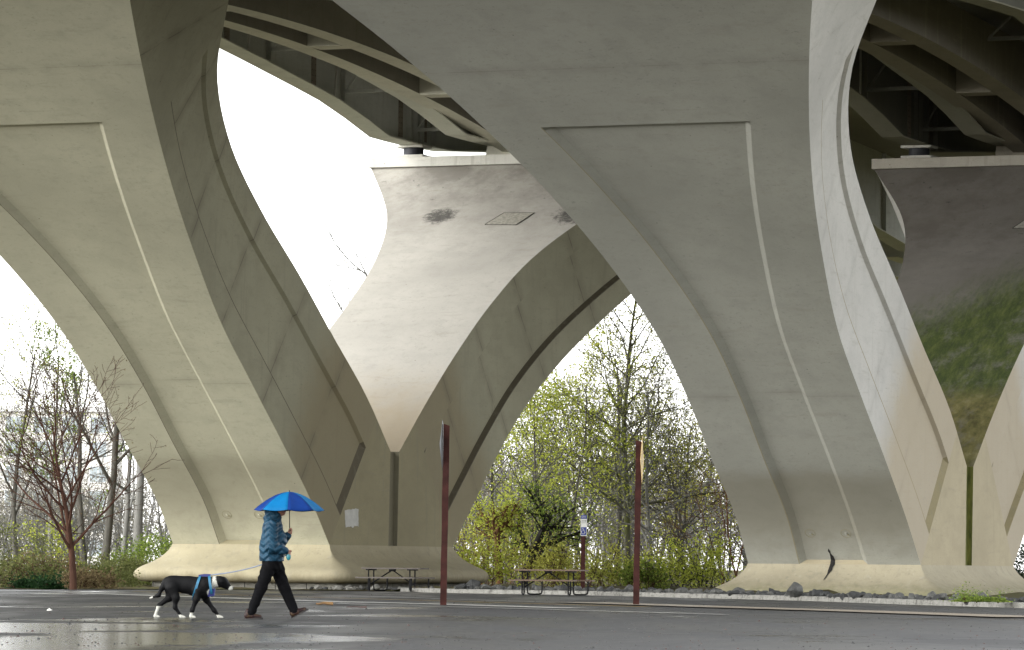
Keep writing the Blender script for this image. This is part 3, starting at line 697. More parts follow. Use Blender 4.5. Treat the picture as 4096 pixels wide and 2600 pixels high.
def sdf_obj(name, prims, h, mat, parent, k=0.03, sub=(), warp=None, clip=None):
    lo = np.min([p[1] for p in prims], 0); hi = np.max([p[2] for p in prims], 0); n = np.ceil((hi - lo) / h).astype(int) + 1
    ax = [lo[i] + np.arange(n[i]) * h for i in range(3)]; F = np.full(n, 1.0)
    def region(p):
        a = np.maximum(((p[1] - lo) / h).astype(int), 0); b_ = np.minimum(((p[2] - lo) / h).astype(int) + 2, n)
        return tuple(slice(a[i], b_[i]) for i in range(3))
    def pts(sl): return np.stack(np.meshgrid(*[ax[i][sl[i]] for i in range(3)], indexing='ij'), -1)
    for p in prims:
        kk = p[3] if len(p) > 3 else k
        sl = region(p); d = p[0](pts(sl)); o = F[sl]; hh = np.maximum(kk - np.abs(o - d), 0) / kk; F[sl] = np.minimum(o, d) - hh * hh * kk * .25
    for p in sub:
        sl = region(p); F[sl] = np.maximum(F[sl], -p[0](pts(sl)))
    if clip or warp:
        G = pts(tuple(slice(0, n[i]) for i in range(3)))
        if warp: F = F + warp(G)
        if clip: F = np.maximum(F, clip(G))
    V, Q = surface_nets(F, lo, h)
    # light smoothing so the voxel grid leaves no facets
    nb = np.zeros_like(V); ct = np.zeros(len(V))
    for i in range(4):
        a, b_ = Q[:, i], Q[:, (i + 1) % 4]; np.add.at(nb, a, V[b_]); np.add.at(ct, a, 1); np.add.at(nb, b_, V[a]); np.add.at(ct, b_, 1)
    V = V * .45 + .55 * nb / np.maximum(ct, 1)[:, None]
    o = np_obj(name, V, Q, mat, parent, smooth=True)
    return o
def jacket_mat():
    n = N('quilted_jacket'); P = n.tc(); x, y, z = n.sep(P)
    ch = n.math('ADD', z, n.math('MULTIPLY', n.math('PINGPONG', n.math('ADD', x, 0.03), 0.095), 0.8))
    f = n.math('PINGPONG', ch, 0.052); seam = n.rng(f, 0.0, 0.013, 1, 0)
    col = n.ramp(n.noise(P, 9, 5), [(0.3, (0.0045, 0.025, 0.047)), (0.7, (0.0085, 0.042, 0.074))]); col = n.mix(n.math('MULTIPLY', seam, 0.5), col, (0.003, 0.012, 0.026))
    n.bump(n.math('ADD', n.rng(f, 0, 0.05, 0, 1), n.math('MULTIPLY', n.noise(P, 22, 4), 0.35)), 0.9, 0.02); return n.fin(col, 0.55, spec=0.2)
M['jacket'] = jacket_mat()
M['trousers'] = simple('black_trousers', (0.0030, 0.0030, 0.0036), 0.95, var=0.35, scale=14, bump=0.3, spec=0.08)
M['skin'] = simple('skin', (0.25, 0.12, 0.08), 0.55, var=0.12, scale=20)
M['hair'] = simple('dark_hair', (0.030, 0.024, 0.020), 0.6, var=0.4, scale=60, bump=0.5)
def shoe_mat():
    n = N('brown_shoe'); P = n.tc(); v = n.noise(P, 22, 4, 0.6); col = n.ramp(v, [(0.36, (0.0080, 0.0028, 0.0030)), (0.52, (0.0175, 0.0060, 0.0054)), (0.62, (0.0500, 0.0330, 0.0150)), (0.75, (0.0100, 0.0033, 0.0036))]); return n.fin(col, 0.5, spec=.2)
M['shoe'] = shoe_mat(); M['sole'] = simple('shoe_sole', (0.015, 0.013, 0.012), 0.8)
gp = ground(1085, 2478)
PER = empty('person', (gp.x, gp.y, 0), 0.0, label='person in a blue quilted jacket and black trousers walking right under an umbrella', cat='person')
def finger(p, d1, d2, d3, l, r):
    p = np.array(p); q = p + np.array(d1) * l * .45; s = q + np.array(d2) * l * .32; t = s + np.array(d3) * l * .25
    return [(*cone(p, q, r, r * .95), .004), (*cone(q, s, r * .95, r * .88), .004), (*cone(s, t, r * .88, r * .75), .004)]
sh_r, el_r, wr_r, ha_r = (.0, -.185, 1.40), (.005, -.235, 1.08), (.20, -.165, 1.03), (.262, -.145, 1.015)
sh_l, el_l, wr_l, ha_l = (.02, .185, 1.40), (.10, .235, 1.12), (.225, .13, 1.26), (.262, .105, 1.325)
hip_r, kn_r, an_r = (-.005, -.09, .88), (-.155, -.10, .47), (-.315, -.10, .10); hip_l, kn_l, an_l = (.03, .09, .88), (.185, .095, .47), (.345, .095, .125)
body = [cone((0.0, 0, .90), (.01, 0, 1.02), .13, .115, (1, 1.25, 1)), cone((.01, 0, 1.02), (.02, 0, 1.32), .12, .135, (1, 1.3, 1)), cone((.02, 0, 1.40), (.055, 0, 1.56), .062, .056),
        ell((.075, 0, 1.665), (.100, .077, .118)), ell((.115, 0, 1.605), (.062, .056, .058)), ell((.172, 0, 1.632), (.024, .015, .022)), ell((.160, 0, 1.585), (.018, .026, .012)), ell((.155, .03, 1.655), (.012, .014, .010)), ell((.155, -.03, 1.655), (.012, .014, .010)), ell((.06, -.078, 1.645), (.020, .012, .032)), ell((.06, .078, 1.645), (.020, .012, .032)),
        cone((.01, -.13, 1.40), sh_r, .06, .058), cone((.02, .13, 1.40), sh_l, .06, .058),
        cone(sh_r, el_r, .05, .040), cone(el_r, wr_r, .040, .026), cone(sh_l, el_l, .05, .040), cone(el_l, wr_l, .040, .026),
        cone(hip_r, kn_r, .085, .055), cone(kn_r, an_r, .055, .036), cone(hip_l, kn_l, .085, .055), cone(kn_l, an_l, .055, .036),
        cone(an_r, (-.345, -.10, .06), .034, .026), cone((-.345, -.10, .055), (-.20, -.10, .040), .024, .016), cone(an_l, (.335, .095, .085), .034, .026), cone((.335, .095, .085), (.48, .095, .145), .022, .016)]
# right hand closed round the leash handle: palm, four fingers curled round it, thumb from the side
body += [(*cone(wr_r, (.25, -.15, 1.012), .027, .036, (1, .8, 1)), .012)]
for i in range(4): body += finger((.272, -.150 - .004 * i, 1.035 - .021 * i), (.35, .75, -.2), (-.6, .75, -.1), (-.9, -.2, 0), .075 - .006 * abs(i - 1), .0098)
body += [(*cone((.245, -.17, 1.03), (.285, -.172, 1.035), .012, .011), .006), (*cone((.285, -.172, 1.035), (.302, -.150, 1.020), .011, .009), .004)]
# left hand round the umbrella handle
body += [(*cone(wr_l, (.255, .118, 1.305), .027, .036, (1, .8, 1)), .012)]
for i in range(4): body += finger((.262, .120 + .002 * i, 1.350 - .021 * i), (.75, -.55, 0), (.1, -.95, 0), (-.85, -.4, 0), .078 - .006 * abs(i - 1), .0098)
body += [(*cone((.245, .10, 1.335), (.262, .075, 1.362), .012, .011), .006), (*cone((.262, .075, 1.362), (.285, .070, 1.372), .011, .009), .004)]
bo = sdf_obj('body', body, .0075, M['skin'], PER, k=.035)
jk = [cone((-.005, 0, .92), (-.005, 0, 1.10), .185, .175, (1, 1.16, 1)), cone((-.005, 0, 1.10), (.005, 0, 1.34), .178, .150, (1, 1.22, 1)), ell((.0, 0, 1.40), (.135, .195, .10)), cone((.03, 0, 1.44), (.05, 0, 1.53), .098, .085),
      cone(sh_r, el_r, .088, .082), cone(el_r, wr_r, .084, .058), cone(sh_l, el_l, .088, .078), cone(el_l, wr_l, .078, .055), ell((.07, 0, 1.20), (.15, .16, .16))]
def puff(G):
    z = G[..., 2] + .8 * np.abs(((G[..., 0] + .03 + .095) % .19) - .095); f = np.abs((z + .052) % .104 - .052); return -.0042 * np.sin(np.clip(f / .052, 0, 1) * 1.57)
def jclip(G): return .872 - G[..., 2]
jo = sdf_obj('jacket', jk, .0085, M['jacket'], PER, k=.04, warp=puff, clip=jclip)
hd = [ell((.005, 0, 1.62), (.125, .118, .15)), ell((-.055, 0, 1.50), (.085, .115, .07)), cone((.03, 0, 1.50), (.04, 0, 1.56), .105, .10)]
sdf_obj('hood', hd, .008, M['jacket'], PER, k=.04, sub=[ell((.115, 0, 1.66), (.115, .088, .125))], warp=lambda G: -.005 * np.sin(G[..., 2] * 75) * np.sin(G[..., 0] * 40 + 1))
sdf_obj('hair', [ell((.065, 0, 1.70), (.112, .088, .098)), ell((.02, 0, 1.62), (.085, .085, .09))], .0085, M['hair'], PER, k=.03, sub=[ell((.20, 0, 1.63), (.095, .12, .115))])
tr = [cone((0, 0, .90), (0, 0, .83), .155, .15, (1, 1.12, 1)), cone(hip_r, kn_r, .118, .085, (1, 1, 1)), cone(kn_r, (-.30, -.10, .10), .085, .066), cone(hip_l, kn_l, .118, .085), cone(kn_l, (.335, .095, .135), .085, .066)]
sdf_obj('trousers', tr, .0085, M['trousers'], PER, k=.03, warp=lambda G: .007 * np.sin(G[..., 2] * 34 + G[..., 0] * 46 + 2 * np.sin(G[..., 2] * 9)) * np.sin(G[..., 1] * 26 + G[..., 2] * 7))
def shoe(foot, pitch, heel):
    c, s = math.cos(pitch), math.sin(pitch); hx, hy, hz = heel
    def T(p): return (hx + p[0] * c - p[2] * s, hy + p[1], hz + p[0] * s + p[2] * c)
    up = [cone(T((.045, 0, .05)), T((.12, 0, .052)), .046, .046), cone(T((.12, 0, .048)), T((.23, .004, .036)), .044, .034), cone(T((.05, 0, .08)), T((.06, 0, .115)), .045, .045)]
    so = [(*cone(T((.035, 0, .012)), T((.245, .004, .012)), .036, .036, (1, 1, 1)), .01)]
    o = sdf_obj('shoe', up, .006, M['shoe'], PER, k=.025)
    b = MB(); n = 18; pr = []
    for k in range(n):
        a = 2 * math.pi * k / n; x = .138 + .145 * math.cos(a); w = (.040 + .010 * math.cos(a)) * math.sin(a); pr.append((x, w))
    vs = [T((x, w, .0)) for x, w in pr] + [T((x, w, .026)) for x, w in pr]
    b.add(vs, [tuple(reversed(range(n))), tuple(range(n, 2 * n))] + [(k, (k + 1) % n, (k + 1) % n + n, k + n) for k in range(n)]); b.build('sole', M['sole'], o)
shoe('shoe', 0.0, (-.40, -.10, .002)); shoe('shoe', R(27), (.305, .095, .018))

# umbrella
M['umb_dark'] = simple('umbrella_royal_blue', (0.003, 0.022, 0.120), 0.65, var=0.12, scale=5, spec=.08); M['umb_light'] = simple('umbrella_azure', (0.001, 0.085, 0.215), 0.65, var=0.12, scale=5, spec=.08)
M['black_metal'] = simple('black_metal', (0.0035, 0.0035, 0.004), 0.55, var=0.2, spec=0.12)
UMB = empty('umbrella', (gp.x + .245, gp.y + .09, 0), R(22.5) * 0, label='open umbrella of alternating azure and royal blue panels held over the walker', cat='umbrella')
for k in range(8):
    b = MB(); nu, nr_ = 6, 9; vs = []; a0 = -math.pi / 2 + k * math.pi / 4
    for j in range(nr_ + 1):
        t = j / nr_
        for i in range(nu + 1):
            u = i / nu; a = a0 + u * math.pi / 4; Rr = .53 * t * (math.cos(math.pi / 8) / math.cos(a - a0 - math.pi / 8)) * (1 - .035 * math.sin(math.pi * u) * t)
            z = 1.915 - .275 * (t ** 1.75) - .018 * math.sin(math.pi * u) * t
            vs.append((Rr * math.cos(a), Rr * math.sin(a), z))
    fs = [(j * (nu + 1) + i, j * (nu + 1) + i + 1, (j + 1) * (nu + 1) + i + 1, (j + 1) * (nu + 1) + i) for j in range(nr_) for i in range(nu)]
    b.add(vs, fs); o = b.build('canopy_panel', M['umb_dark'] if k % 2 == 0 else M['umb_light'], UMB, smooth=60, recalc=False)
    m = o.modifiers.new('thickness', 'SOLIDIFY'); m.thickness = .0025
    r_ = MB(); r_.tube([(.53 * t * math.cos(a0), .53 * t * math.sin(a0), 1.911 - .275 * t ** 1.75) for t in np.linspace(0.02, 1, 8)], .003, 5); r_.tube([(.02 * math.cos(a0), .02 * math.sin(a0), 1.66), (.27 * math.cos(a0), .27 * math.sin(a0), 1.822)], .0025, 4) if False else None
    r_.build('rib', M['black_metal'], UMB)
b = MB(); b.tube([(0.012, 0.015, 1.25), (0, 0, 1.94)], [.0065, .0055], 8); b.build('shaft', M['black_metal'], UMB)
b = MB(); b.tube([(0.014, .016, 1.235), (0.011, .014, 1.36)], [.014, .012], 10); b.build('handle', M['black_metal'], UMB, smooth=40)

# dog
def coat():
    n = N('dog_coat'); at = n.t.nodes.new('ShaderNodeAttribute'); at.attribute_name = 'coat'; P = n.tc(); v = n.noise(n.mapping(P, (1, 1, 1)), 55, 4, 0.7)
    f = n.rng(n.math('ADD', at.outputs['Fac'], n.math('MULTIPLY', n.math('SUBTRACT', v, 0.5), 0.5)), 0.4, 0.6, 0, 1)
    n.bump(v, 0.5, 0.008); return n.fin(n.mix(f, (0.0022, 0.0022, 0.0026), (0.36, 0.36, 0.32)), n.mix(f, (0.6,) * 3, (0.8,) * 3), spec=0.12)
M['coat'] = coat(); M['harness'] = simple('harness_webbing', (0.004, 0.085, 0.16), 0.6, var=0.2, scale=20); M['harness_blue'] = simple('harness_blue', (0.010, 0.014, 0.10), 0.6, var=0.3, scale=30); M['nose'] = simple('dog_nose', (0.01, 0.009, 0.009), 0.3)
dg = ground(766, 2473); DOG = empty('dog', (dg.x, dg.y, 0), 0.0, label='black and white dog in a blue harness walking behind the walker', cat='dog')
fa = [(.10, -.075, .42), (.075, -.08, .29), (.015, -.075, .125), (-.004, -.075, .035)]; fb_ = [(.17, .075, .42), (.215, .08, .285), (.335, .075, .125), (.405, .075, .04)]
ha = [(-.33, .075, .47), (-.335, .085, .315), (-.50, .075, .185), (-.555, .075, .035)]; hb = [(-.30, -.08, .46), (-.235, -.09, .31), (-.245, -.08, .165), (-.155, -.08, .035)]
dp = [ell((.13, 0, .455), (.205, .118, .158), -.12), ell((-.06, 0, .500), (.22, .108, .128), 0.10), ell((-.27, 0, .525), (.17, .105, .112), .05), cone((-.05, 0, .55), (-.33, 0, .555), .075, .075), cone((.20, 0, .52), (.36, 0, .555), .108, .078), cone((.36, 0, .555), (.45, 0, .555), .078, .072),
      ell((.465, 0, .550), (.088, .070, .074), -.25), cone((.50, 0, .52), (.595, 0, .462), .046, .031), cone((.50, 0, .495), (.57, 0, .447), .03, .022), ell((.43, -.062, .585), (.042, .014, .036)), ell((.43, .062, .585), (.042, .014, .036)), cone((.42, -.06, .60), (.455, -.078, .565), .018, .010), cone((.42, .06, .60), (.455, .078, .565), .018, .010),
      cone((-.40, 0, .55), (-.455, 0, .45), .040, .030), cone((-.455, 0, .45), (-.50, 0, .345), .030, .026), cone((-.50, 0, .345), (-.63, 0, .298), .026, .013)]
for L_ in (fa, fb_):
    dp += [cone(L_[0], L_[1], .068, .046), cone(L_[1], L_[2], .043, .028), cone(L_[2], L_[3], .028, .024)]
    p = L_[3]; dp += [(*cone((p[0], p[1], .024), (p[0] + .045, p[1], .022), .026, .022, (1, 1.1, 1)), .015)]
    for q in (-.018, -.006, .006, .018): dp += [(*cone((p[0] + .04, p[1] + q, .020), (p[0] + .066, p[1] + q * 1.2, .014), .012, .010), .006)]
for L_ in (ha, hb):
    dp += [cone(L_[0], L_[1], .100, .058, (1, .75, 1)), cone(L_[1], L_[2], .052, .028), cone(L_[2], L_[3], .027, .023)]
    p = L_[3]; dp += [(*cone((p[0], p[1], .022), (p[0] + .048, p[1], .020), .025, .021, (1, 1.1, 1)), .015)]
    for q in (-.018, -.006, .006, .018): dp += [(*cone((p[0] + .043, p[1] + q, .019), (p[0] + .068, p[1] + q * 1.2, .014), .011, .009), .006)]
do = sdf_obj('body', dp, .0085, M['coat'], DOG, k=.045)
V = np.empty(len(do.data.vertices) * 3); do.data.vertices.foreach_get('co', V); V = V.reshape(-1, 3); X, Y, Z = V.T
w = np.zeros(len(V)); up = np.maximum
def blob(c, r): return np.clip(1.5 - np.sqrt((((V - np.array(c)) / np.array(r)) ** 2).sum(1)), 0, 1)
for s_, c, r in ((1, (.345, 0, .50), (.065, .12, .16)), (1, (.27, 0, .41), (.10, .10, .075)), (1, (.600, 0, .452), (.052, .06, .045)), (1, (-.62, 0, .30), (.035, .05, .05))): w = up(w, blob(c, r))
w = up(w, ((Z < .085) & (X > -.1) & (X < .15)).astype(float)); w = up(w, ((Z < .18) & (X < -.43) & (X > -.6)).astype(float) * (X < -.44)); w = up(w, ((Z < .055) & (X > -.3)).astype(float))
w = np.where((X > .40) & (Z > .515), 0, w)
at = do.data.attributes.new('coat', 'FLOAT', 'POINT'); at.data.foreach_set('value', w.astype(np.float32))
sdf_obj('nose', [ell((.617, 0, .468), (.016, .02, .015))], .004, M['nose'], DOG)
def strap(pts, wd, th, mat, name, par):
    b = MB(); vs = []
    for i, p in enumerate(pts):
        p = Vector(p); d = (Vector(pts[min(i + 1, len(pts) - 1)]) - Vector(pts[max(i - 1, 0)])).normalized(); sx = Vector((1, 0, .35)).normalized(); sx = (sx - d * sx.dot(d)).normalized(); o = sx.cross(d) * th
        if o.dot(p - Vector((.1, 0, .46))) < 0: o = -o
        vs += [p - sx * wd, p + sx * wd, p + sx * wd + o, p - sx * wd + o]
    n = len(pts); b.add(vs, [(i * 4 + j, i * 4 + (j + 1) % 4, (i + 1) * 4 + (j + 1) % 4, (i + 1) * 4 + j) for i in range(n - 1) for j in range(4)]); return b.build(name, mat, par, smooth=50)
HR = empty('harness', (0, 0, 0)); HR.parent = DOG
def loop_pts(x_top, x_bot, zt, zb, hy, n=17):
    out = []
    for i in range(n):
        a = 2 * math.pi * i / (n - 1); c = .5 + .5 * math.cos(a); out.append((x_bot + (x_top - x_bot) * c, hy * math.sin(a), zb + (zt - zb) * c))
    return out
strap(loop_pts(.125, .02, .628, .292, .130), .020, .010, M['harness'], 'girth_strap', HR)
strap(loop_pts(.265, .31, .635, .335, .120), .019, .010, M['harness'], 'chest_strap', HR)
strap([(.10, 0, .628), (.19, 0, .642), (.28, 0, .640)], .03, .010, M['harness_blue'], 'back_strap', HR)
b = MB(); b.prism([(.275, .44), (.355, .455), (.345, .345), (.245, .325)], -.108, .108, lambda a, z, t: (a + .0, t * (1.0 if z > .4 else .72), z)); b.build('chest_pad', M['harness_blue'], HR)
# leash and its handle
M['leash'] = simple('leash_webbing', (0.13, 0.16, 0.22), 0.7); M['teal'] = simple('teal_plastic', (0.006, 0.13, 0.16), 0.4, var=0.1)
A = Vector((dg.x + .285, dg.y, .655)); B_ = Vector((gp.x + .272, gp.y - .14, .985)); lp = [A.lerp(B_, t) - Vector((0, 0, .055 * math.sin(math.pi * t))) for t in np.linspace(0, 1, 14)]
LS = empty('dog_leash', (gp.x + .255, gp.y - .145, 0), 0.0, label='slack grey dog leash with turquoise handle gripped in the hand of the walker', cat='leash')
b = MB(); b.tube([q - Vector((gp.x + .255, gp.y - .145, 0)) for q in lp], .009, 6); b.build('cord', M['leash'], LS)
o = sdf_obj('handle', [ell((0, 0, 0), (.036, .026, .060)), (*cone((.0, 0, .03), (.01, 0, .09), .014, .012), .02)], .005, M['teal'], LS); o.location = (0, 0, .945)
#@@NEXT
# ------------------------------------------------------------------ posts, sign, tables, sticks
M['post'] = simple('red_brown_post_timber', (0.030, 0.0095, 0.0075), 0.8, var=0.4, scale=5, bump=0.4, spec=0.15)
M['sign_back'] = simple('sign_back_aluminium', (0.16, 0.165, 0.17), 0.5, 0.2, var=0.15); M['sign_yellow'] = simple('sign_yellow_face', (0.50, 0.33, 0.075), 0.55, var=0.15, scale=3)
M['ink'] = simple('black_ink', (0.015, 0.015, 0.015), 0.6); M['sign_white'] = simple('sign_white', (0.42, 0.42, 0.39), 0.5, var=0.08); M['sign_blue'] = simple('sign_blue', (0.010, 0.022, 0.14), 0.5, var=0.15)
def sign_post(px, py, h, w, sgn, label):
    g = ground(px, py); P = empty('sign_post', (g.x, g.y, 0), 0.0, label=label, cat='sign post', group='tall timber sign posts on the asphalt')
    b = MB(); n = 14; vs = []
    for i in range(n + 1):
        z = -.05 + (h + .05) * i / n; dx = .035 * (i / n) + .002 * math.sin(i * 1.3)
        ww = w * (1 + .03 * math.sin(i * .9)); dz = 0
        for a, c in ((-1, -1), (1, -1), (1, 1), (-1, 1)): vs.append((dx + a * ww / 2, c * ww / 2, z + (-.02 * a if i == n else 0)))
    b.add(vs, [(i * 4 + j, i * 4 + (j + 1) % 4, (i + 1) * 4 + (j + 1) % 4, (i + 1) * 4 + j) for i in range(n) for j in range(4)] + [(0, 1, 2, 3), tuple(range(n * 4, n * 4 + 4))])
    b.build('post', M['post'], P)
    # diamond warning plate seen almost edge on
    hd = .535; zc = h - .43; rot = R(-9); ct = Vector((sgn * (w / 2 + .012) + .03, 0, zc)); d1 = Vector((math.sin(-rot) * -1, -math.cos(rot), 0)); d1 = Vector((-.10, -.995, 0)); nrm = Vector((.995, -.10, 0))
    def plate(off, rr, th, mat, name, par):
        b = MB(); pts = [ct + d1 * rr, ct + Vector((0, 0, rr)), ct - d1 * rr, ct - Vector((0, 0, rr))]
        o0 = nrm * off; o1 = nrm * (off + th); vs = [p + o0 for p in pts] + [p + o1 for p in pts]
        b.add(vs, [(0, 1, 2, 3), (7, 6, 5, 4)] + [(k, k + 4, (k + 1) % 4 + 4, (k + 1) % 4) for k in range(4)]); return b.build(name, mat, par)
    if sgn > 0:
        pl = plate(0, hd, .004, M['sign_yellow'], 'sign_plate', P)
        for k, (a, z, l) in enumerate(((-.10, .12, .30), (.12, .02, .26), (-.02, -.12, .24))):
            c = MB(); q = ct + d1 * a + Vector((0, 0, z)) + nrm * .0045; e = d1 * .03; f = Vector((0, 0, l / 2)); c.add([q - e - f, q + e - f, q + e + f + d1 * .02, q - e + f], [(0, 1, 2, 3)]); c.build('marking', M['ink'], pl, recalc=False)
    else: plate(-.004, hd, .004, M['sign_back'], 'sign_plate', P)
    return P
sign_post(1773, 2420, 3.80, .132, -1, 'red brown post in front of the warm pier with a grey backed diamond sign')
sign_post(2544, 2421, 3.60, .130, 1, 'red brown post in front of the trees with a yellow diamond sign')
# accessible parking sign on its own post
g = atY(2331, 2345, 143.0); PS = empty('parking_sign', (g.x, g.y, 0.08), 0.0, label='blue and white accessible parking sign on a brown post behind the kerb', cat='parking sign')
b = MB(); b.box((-.066, -.05, -.3), (.066, .05, 2.33)); b.build('post', M['post'], PS)
def plate_box(name, x0, x1, z0, z1, y, mat, par, r=.012):
    b = MB(); pts = []
    for cx, cz, a0 in ((x1 - r, z1 - r, 0), (x0 + r, z1 - r, 90), (x0 + r, z0 + r, 180), (x1 - r, z0 + r, 270)):
        for k in range(4): a = R(a0 + 30 * k); pts.append((cx + r * math.cos(a), cz + r * math.sin(a)))
    b.prism(pts, y, y + .004, lambda a, z, t: (a, t, z)); return b.build(name, mat, par)
sx = .016; pw = plate_box('sign_plate', -.096 + sx, .096 + sx, 1.70, 2.34, -.056, M['sign_white'], PS)
plate_box('blue_header', -.096 + sx, .098 + sx, 2.225, 2.345, -.0605, M['sign_blue'], pw); plate_box('blue_panel', -.082 + sx, .082 + sx, 1.725, 1.975, -.0605, M['sign_blue'], pw)
def text(body, x, z, size, mat, par, y=-.0625):
    c = bpy.data.curves.new('lettering', 'FONT'); c.body = body; c.size = size; c.align_x = 'CENTER'; c.align_y = 'CENTER'; c.extrude = .0004
    t = bpy.data.objects.new('lettering', c); COL.objects.link(t); dg_ = bpy.context.evaluated_depsgraph_get(); me = bpy.data.meshes.new_from_object(t.evaluated_get(dg_)); bpy.data.objects.remove(t)
    o = bpy.data.objects.new('lettering', me); COL.objects.link(o); me.materials.clear(); me.materials.append(mat); o.location = (x, y, z); o.rotation_euler = (R(90), 0, 0); o.parent = par; return o
text('RESERVED', sx, 2.305, .034, M['sign_white'], pw); text('PARKING', sx, 2.26, .034, M['sign_white'], pw); 
b = MB(); zc = 2.165; b.add([(sx + a, -.0615, zc + z) for a, z in ((-.078, -.008), (.045, -.008), (.045, -.022), (.080, 0), (.045, .022), (.045, .008), (-.078, .008))], [tuple(range(7))]); b.build('arrow', M['ink'], pw, recalc=False)
b = MB(); b.add([(sx + a, -.0615, z) for a, z in ((-.078, 2.103), (.078, 2.103), (.078, 2.112), (-.078, 2.112))], [(0, 1, 2, 3)]); b.build('rule', M['ink'], pw, recalc=False)
b = MB()      # wheelchair symbol drawn as flat strokes
def stroke(pts, w, y=-.0630): b.tube([(sx + a, y, z) for a, z in pts], w, 5)
stroke([(-.026, 1.945), (-.024, 1.945 - .03), (-.024, 1.865), (.022, 1.865), (.040, 1.800), (.056, 1.806)], .0065); stroke([(-.024, 1.895), (.010, 1.895)], .006)
stroke([(-.030 + .052 * math.cos(a) + .01, 1.815 + .052 * math.sin(a)) for a in np.linspace(R(125), R(375), 16)], .006); stroke([(-.026, 1.953), (-.026, 1.938)], .012)
b.build('wheelchair_symbol', M['sign_white'], pw)
# picnic tables
def wood(name, c0, c1):
    n = N(name); P = n.tc(); v = n.noise(n.mapping(P, (1.2, 14, 14)), 3, 5, 0.65, 0.6); n.bump(v, 0.3, 0.004); return n.fin(n.ramp(v, [(0.3, c0), (0.7, c1)]), 0.6)
M['wood_new'] = wood('table_wood_brown', (0.050, 0.025, 0.010), (0.095, 0.052, 0.022)); M['wood_old'] = wood('table_wood_weathered', (0.035, 0.027, 0.022), (0.085, 0.070, 0.056))
def table(loc, wd, label):
    P = empty('picnic_table', loc, -TH, label=label, cat='picnic table', group='picnic tables beside the pier')
    for k in range(4):
        b = MB(); y = -.36 + k * .185; b.box((-1.0, y, .705), (1.0, y + .168, .748)); b.build('tabletop_plank', wd, P)
    for s in (-1, 1):
        b = MB(); y = s * .71; b.box((-1.0, y - .125, .412), (1.0, y + .125, .455)); b.build('bench_seat', wd, P)
        for e in (-.71, .71):
            b = MB(); y0, y1 = s * .27, s * .71; zz = .03
            # bent pipe: table leg down, along the ground, up to the bench
            xs = e - .12; b.tube([(xs, s * .20, .70), (xs, s * .20, .14), (xs + .01, s * .22, .06), (xs + .05, s * .26, .032), (xs + .20, s * .58, .032), (xs + .25, s * .66, .06), (xs + .26, s * .68, .14), (xs + .26, s * .68, .41)], .0235, 8)
            b.build('leg', M['black_metal'], P, smooth=50)
    for e in (-.71, .71):
        xs = e - .12
        b = MB(); b.box((xs - .03, -.36, .662), (xs + .03, .36, .703)); b.box((xs - .15, -.1, .690), (xs + .15, .1, .7035)); b.build('top_bracket', M['black_metal'], P)
        b = MB(); b.tube([(xs, -.20, .24), (xs, .20, .24)], .02, 6); b.build('crossbar', M['black_metal'], P)
        b = MB(); b.tube([(xs, 0, .24), (0 - .1 + .04 * (1 if e > 0 else -1), 0, .655)], .021, 6); b.build('brace', M['black_metal'], P)
    b = MB(); b.box((-.20, -.05, .64), (.0, .05, .7035)); b.build('centre_bracket', M['black_metal'], P)
    return P
table((1.20, 132.4, 0.0), M['wood_new'], 'brown topped picnic table in front of the kerb and the trees')
table((-3.60, 145.6, 0.0), M['wood_old'], 'weathered grey picnic table in front of the warm pier base')
# fallen sticks and litter
M['bark_pale'] = simple('peeled_stick', (0.13, 0.072, 0.026), 0.8, var=0.45, scale=8, bump=0.5); M['bark_dark'] = simple('dark_twig', (0.05, 0.025, 0.02), 0.8, var=0.5, scale=10)
g = ground(1300, 2421); b = MB(); b.tube([(-.18, .02, .030), (-.12, 0, .026), (-.03, .01, .048), (.06, 0, .040), (.165, -.02, .034)], [.016, .022, .03, .034, .036], 8); o = b.build('fallen_branch', M['bark_pale'], smooth=50); o.location = g; tag(o, 'short peeled tan branch lying on the asphalt right of the walker', 'fallen branch')
g = ground(1427, 2431); b = MB(); b.tube([(-.20, .02, .012), (-.05, 0, .02), (.08, .01, .014), (.19, -.02, .018)], [.007, .009, .011, .014], 6); o = b.build('twig', M['bark_dark'], smooth=50); o.location = g; tag(o, 'thin dark reddish twig lying right of the peeled branch', 'twig')
g = ground(197, 2443); b = MB(); b.add([(-.05, 0, .002), (.04, -.03, .004), (.06, .03, .012), (-.03, .05, .03), (0, .02, .045)], [(0, 1, 4), (1, 2, 4), (2, 3, 4), (3, 0, 4)]); o = b.build('crumpled_paper', M['sign_white']); o.location = g; tag(o, 'small white crumpled paper scrap on the wet asphalt at left', 'litter')

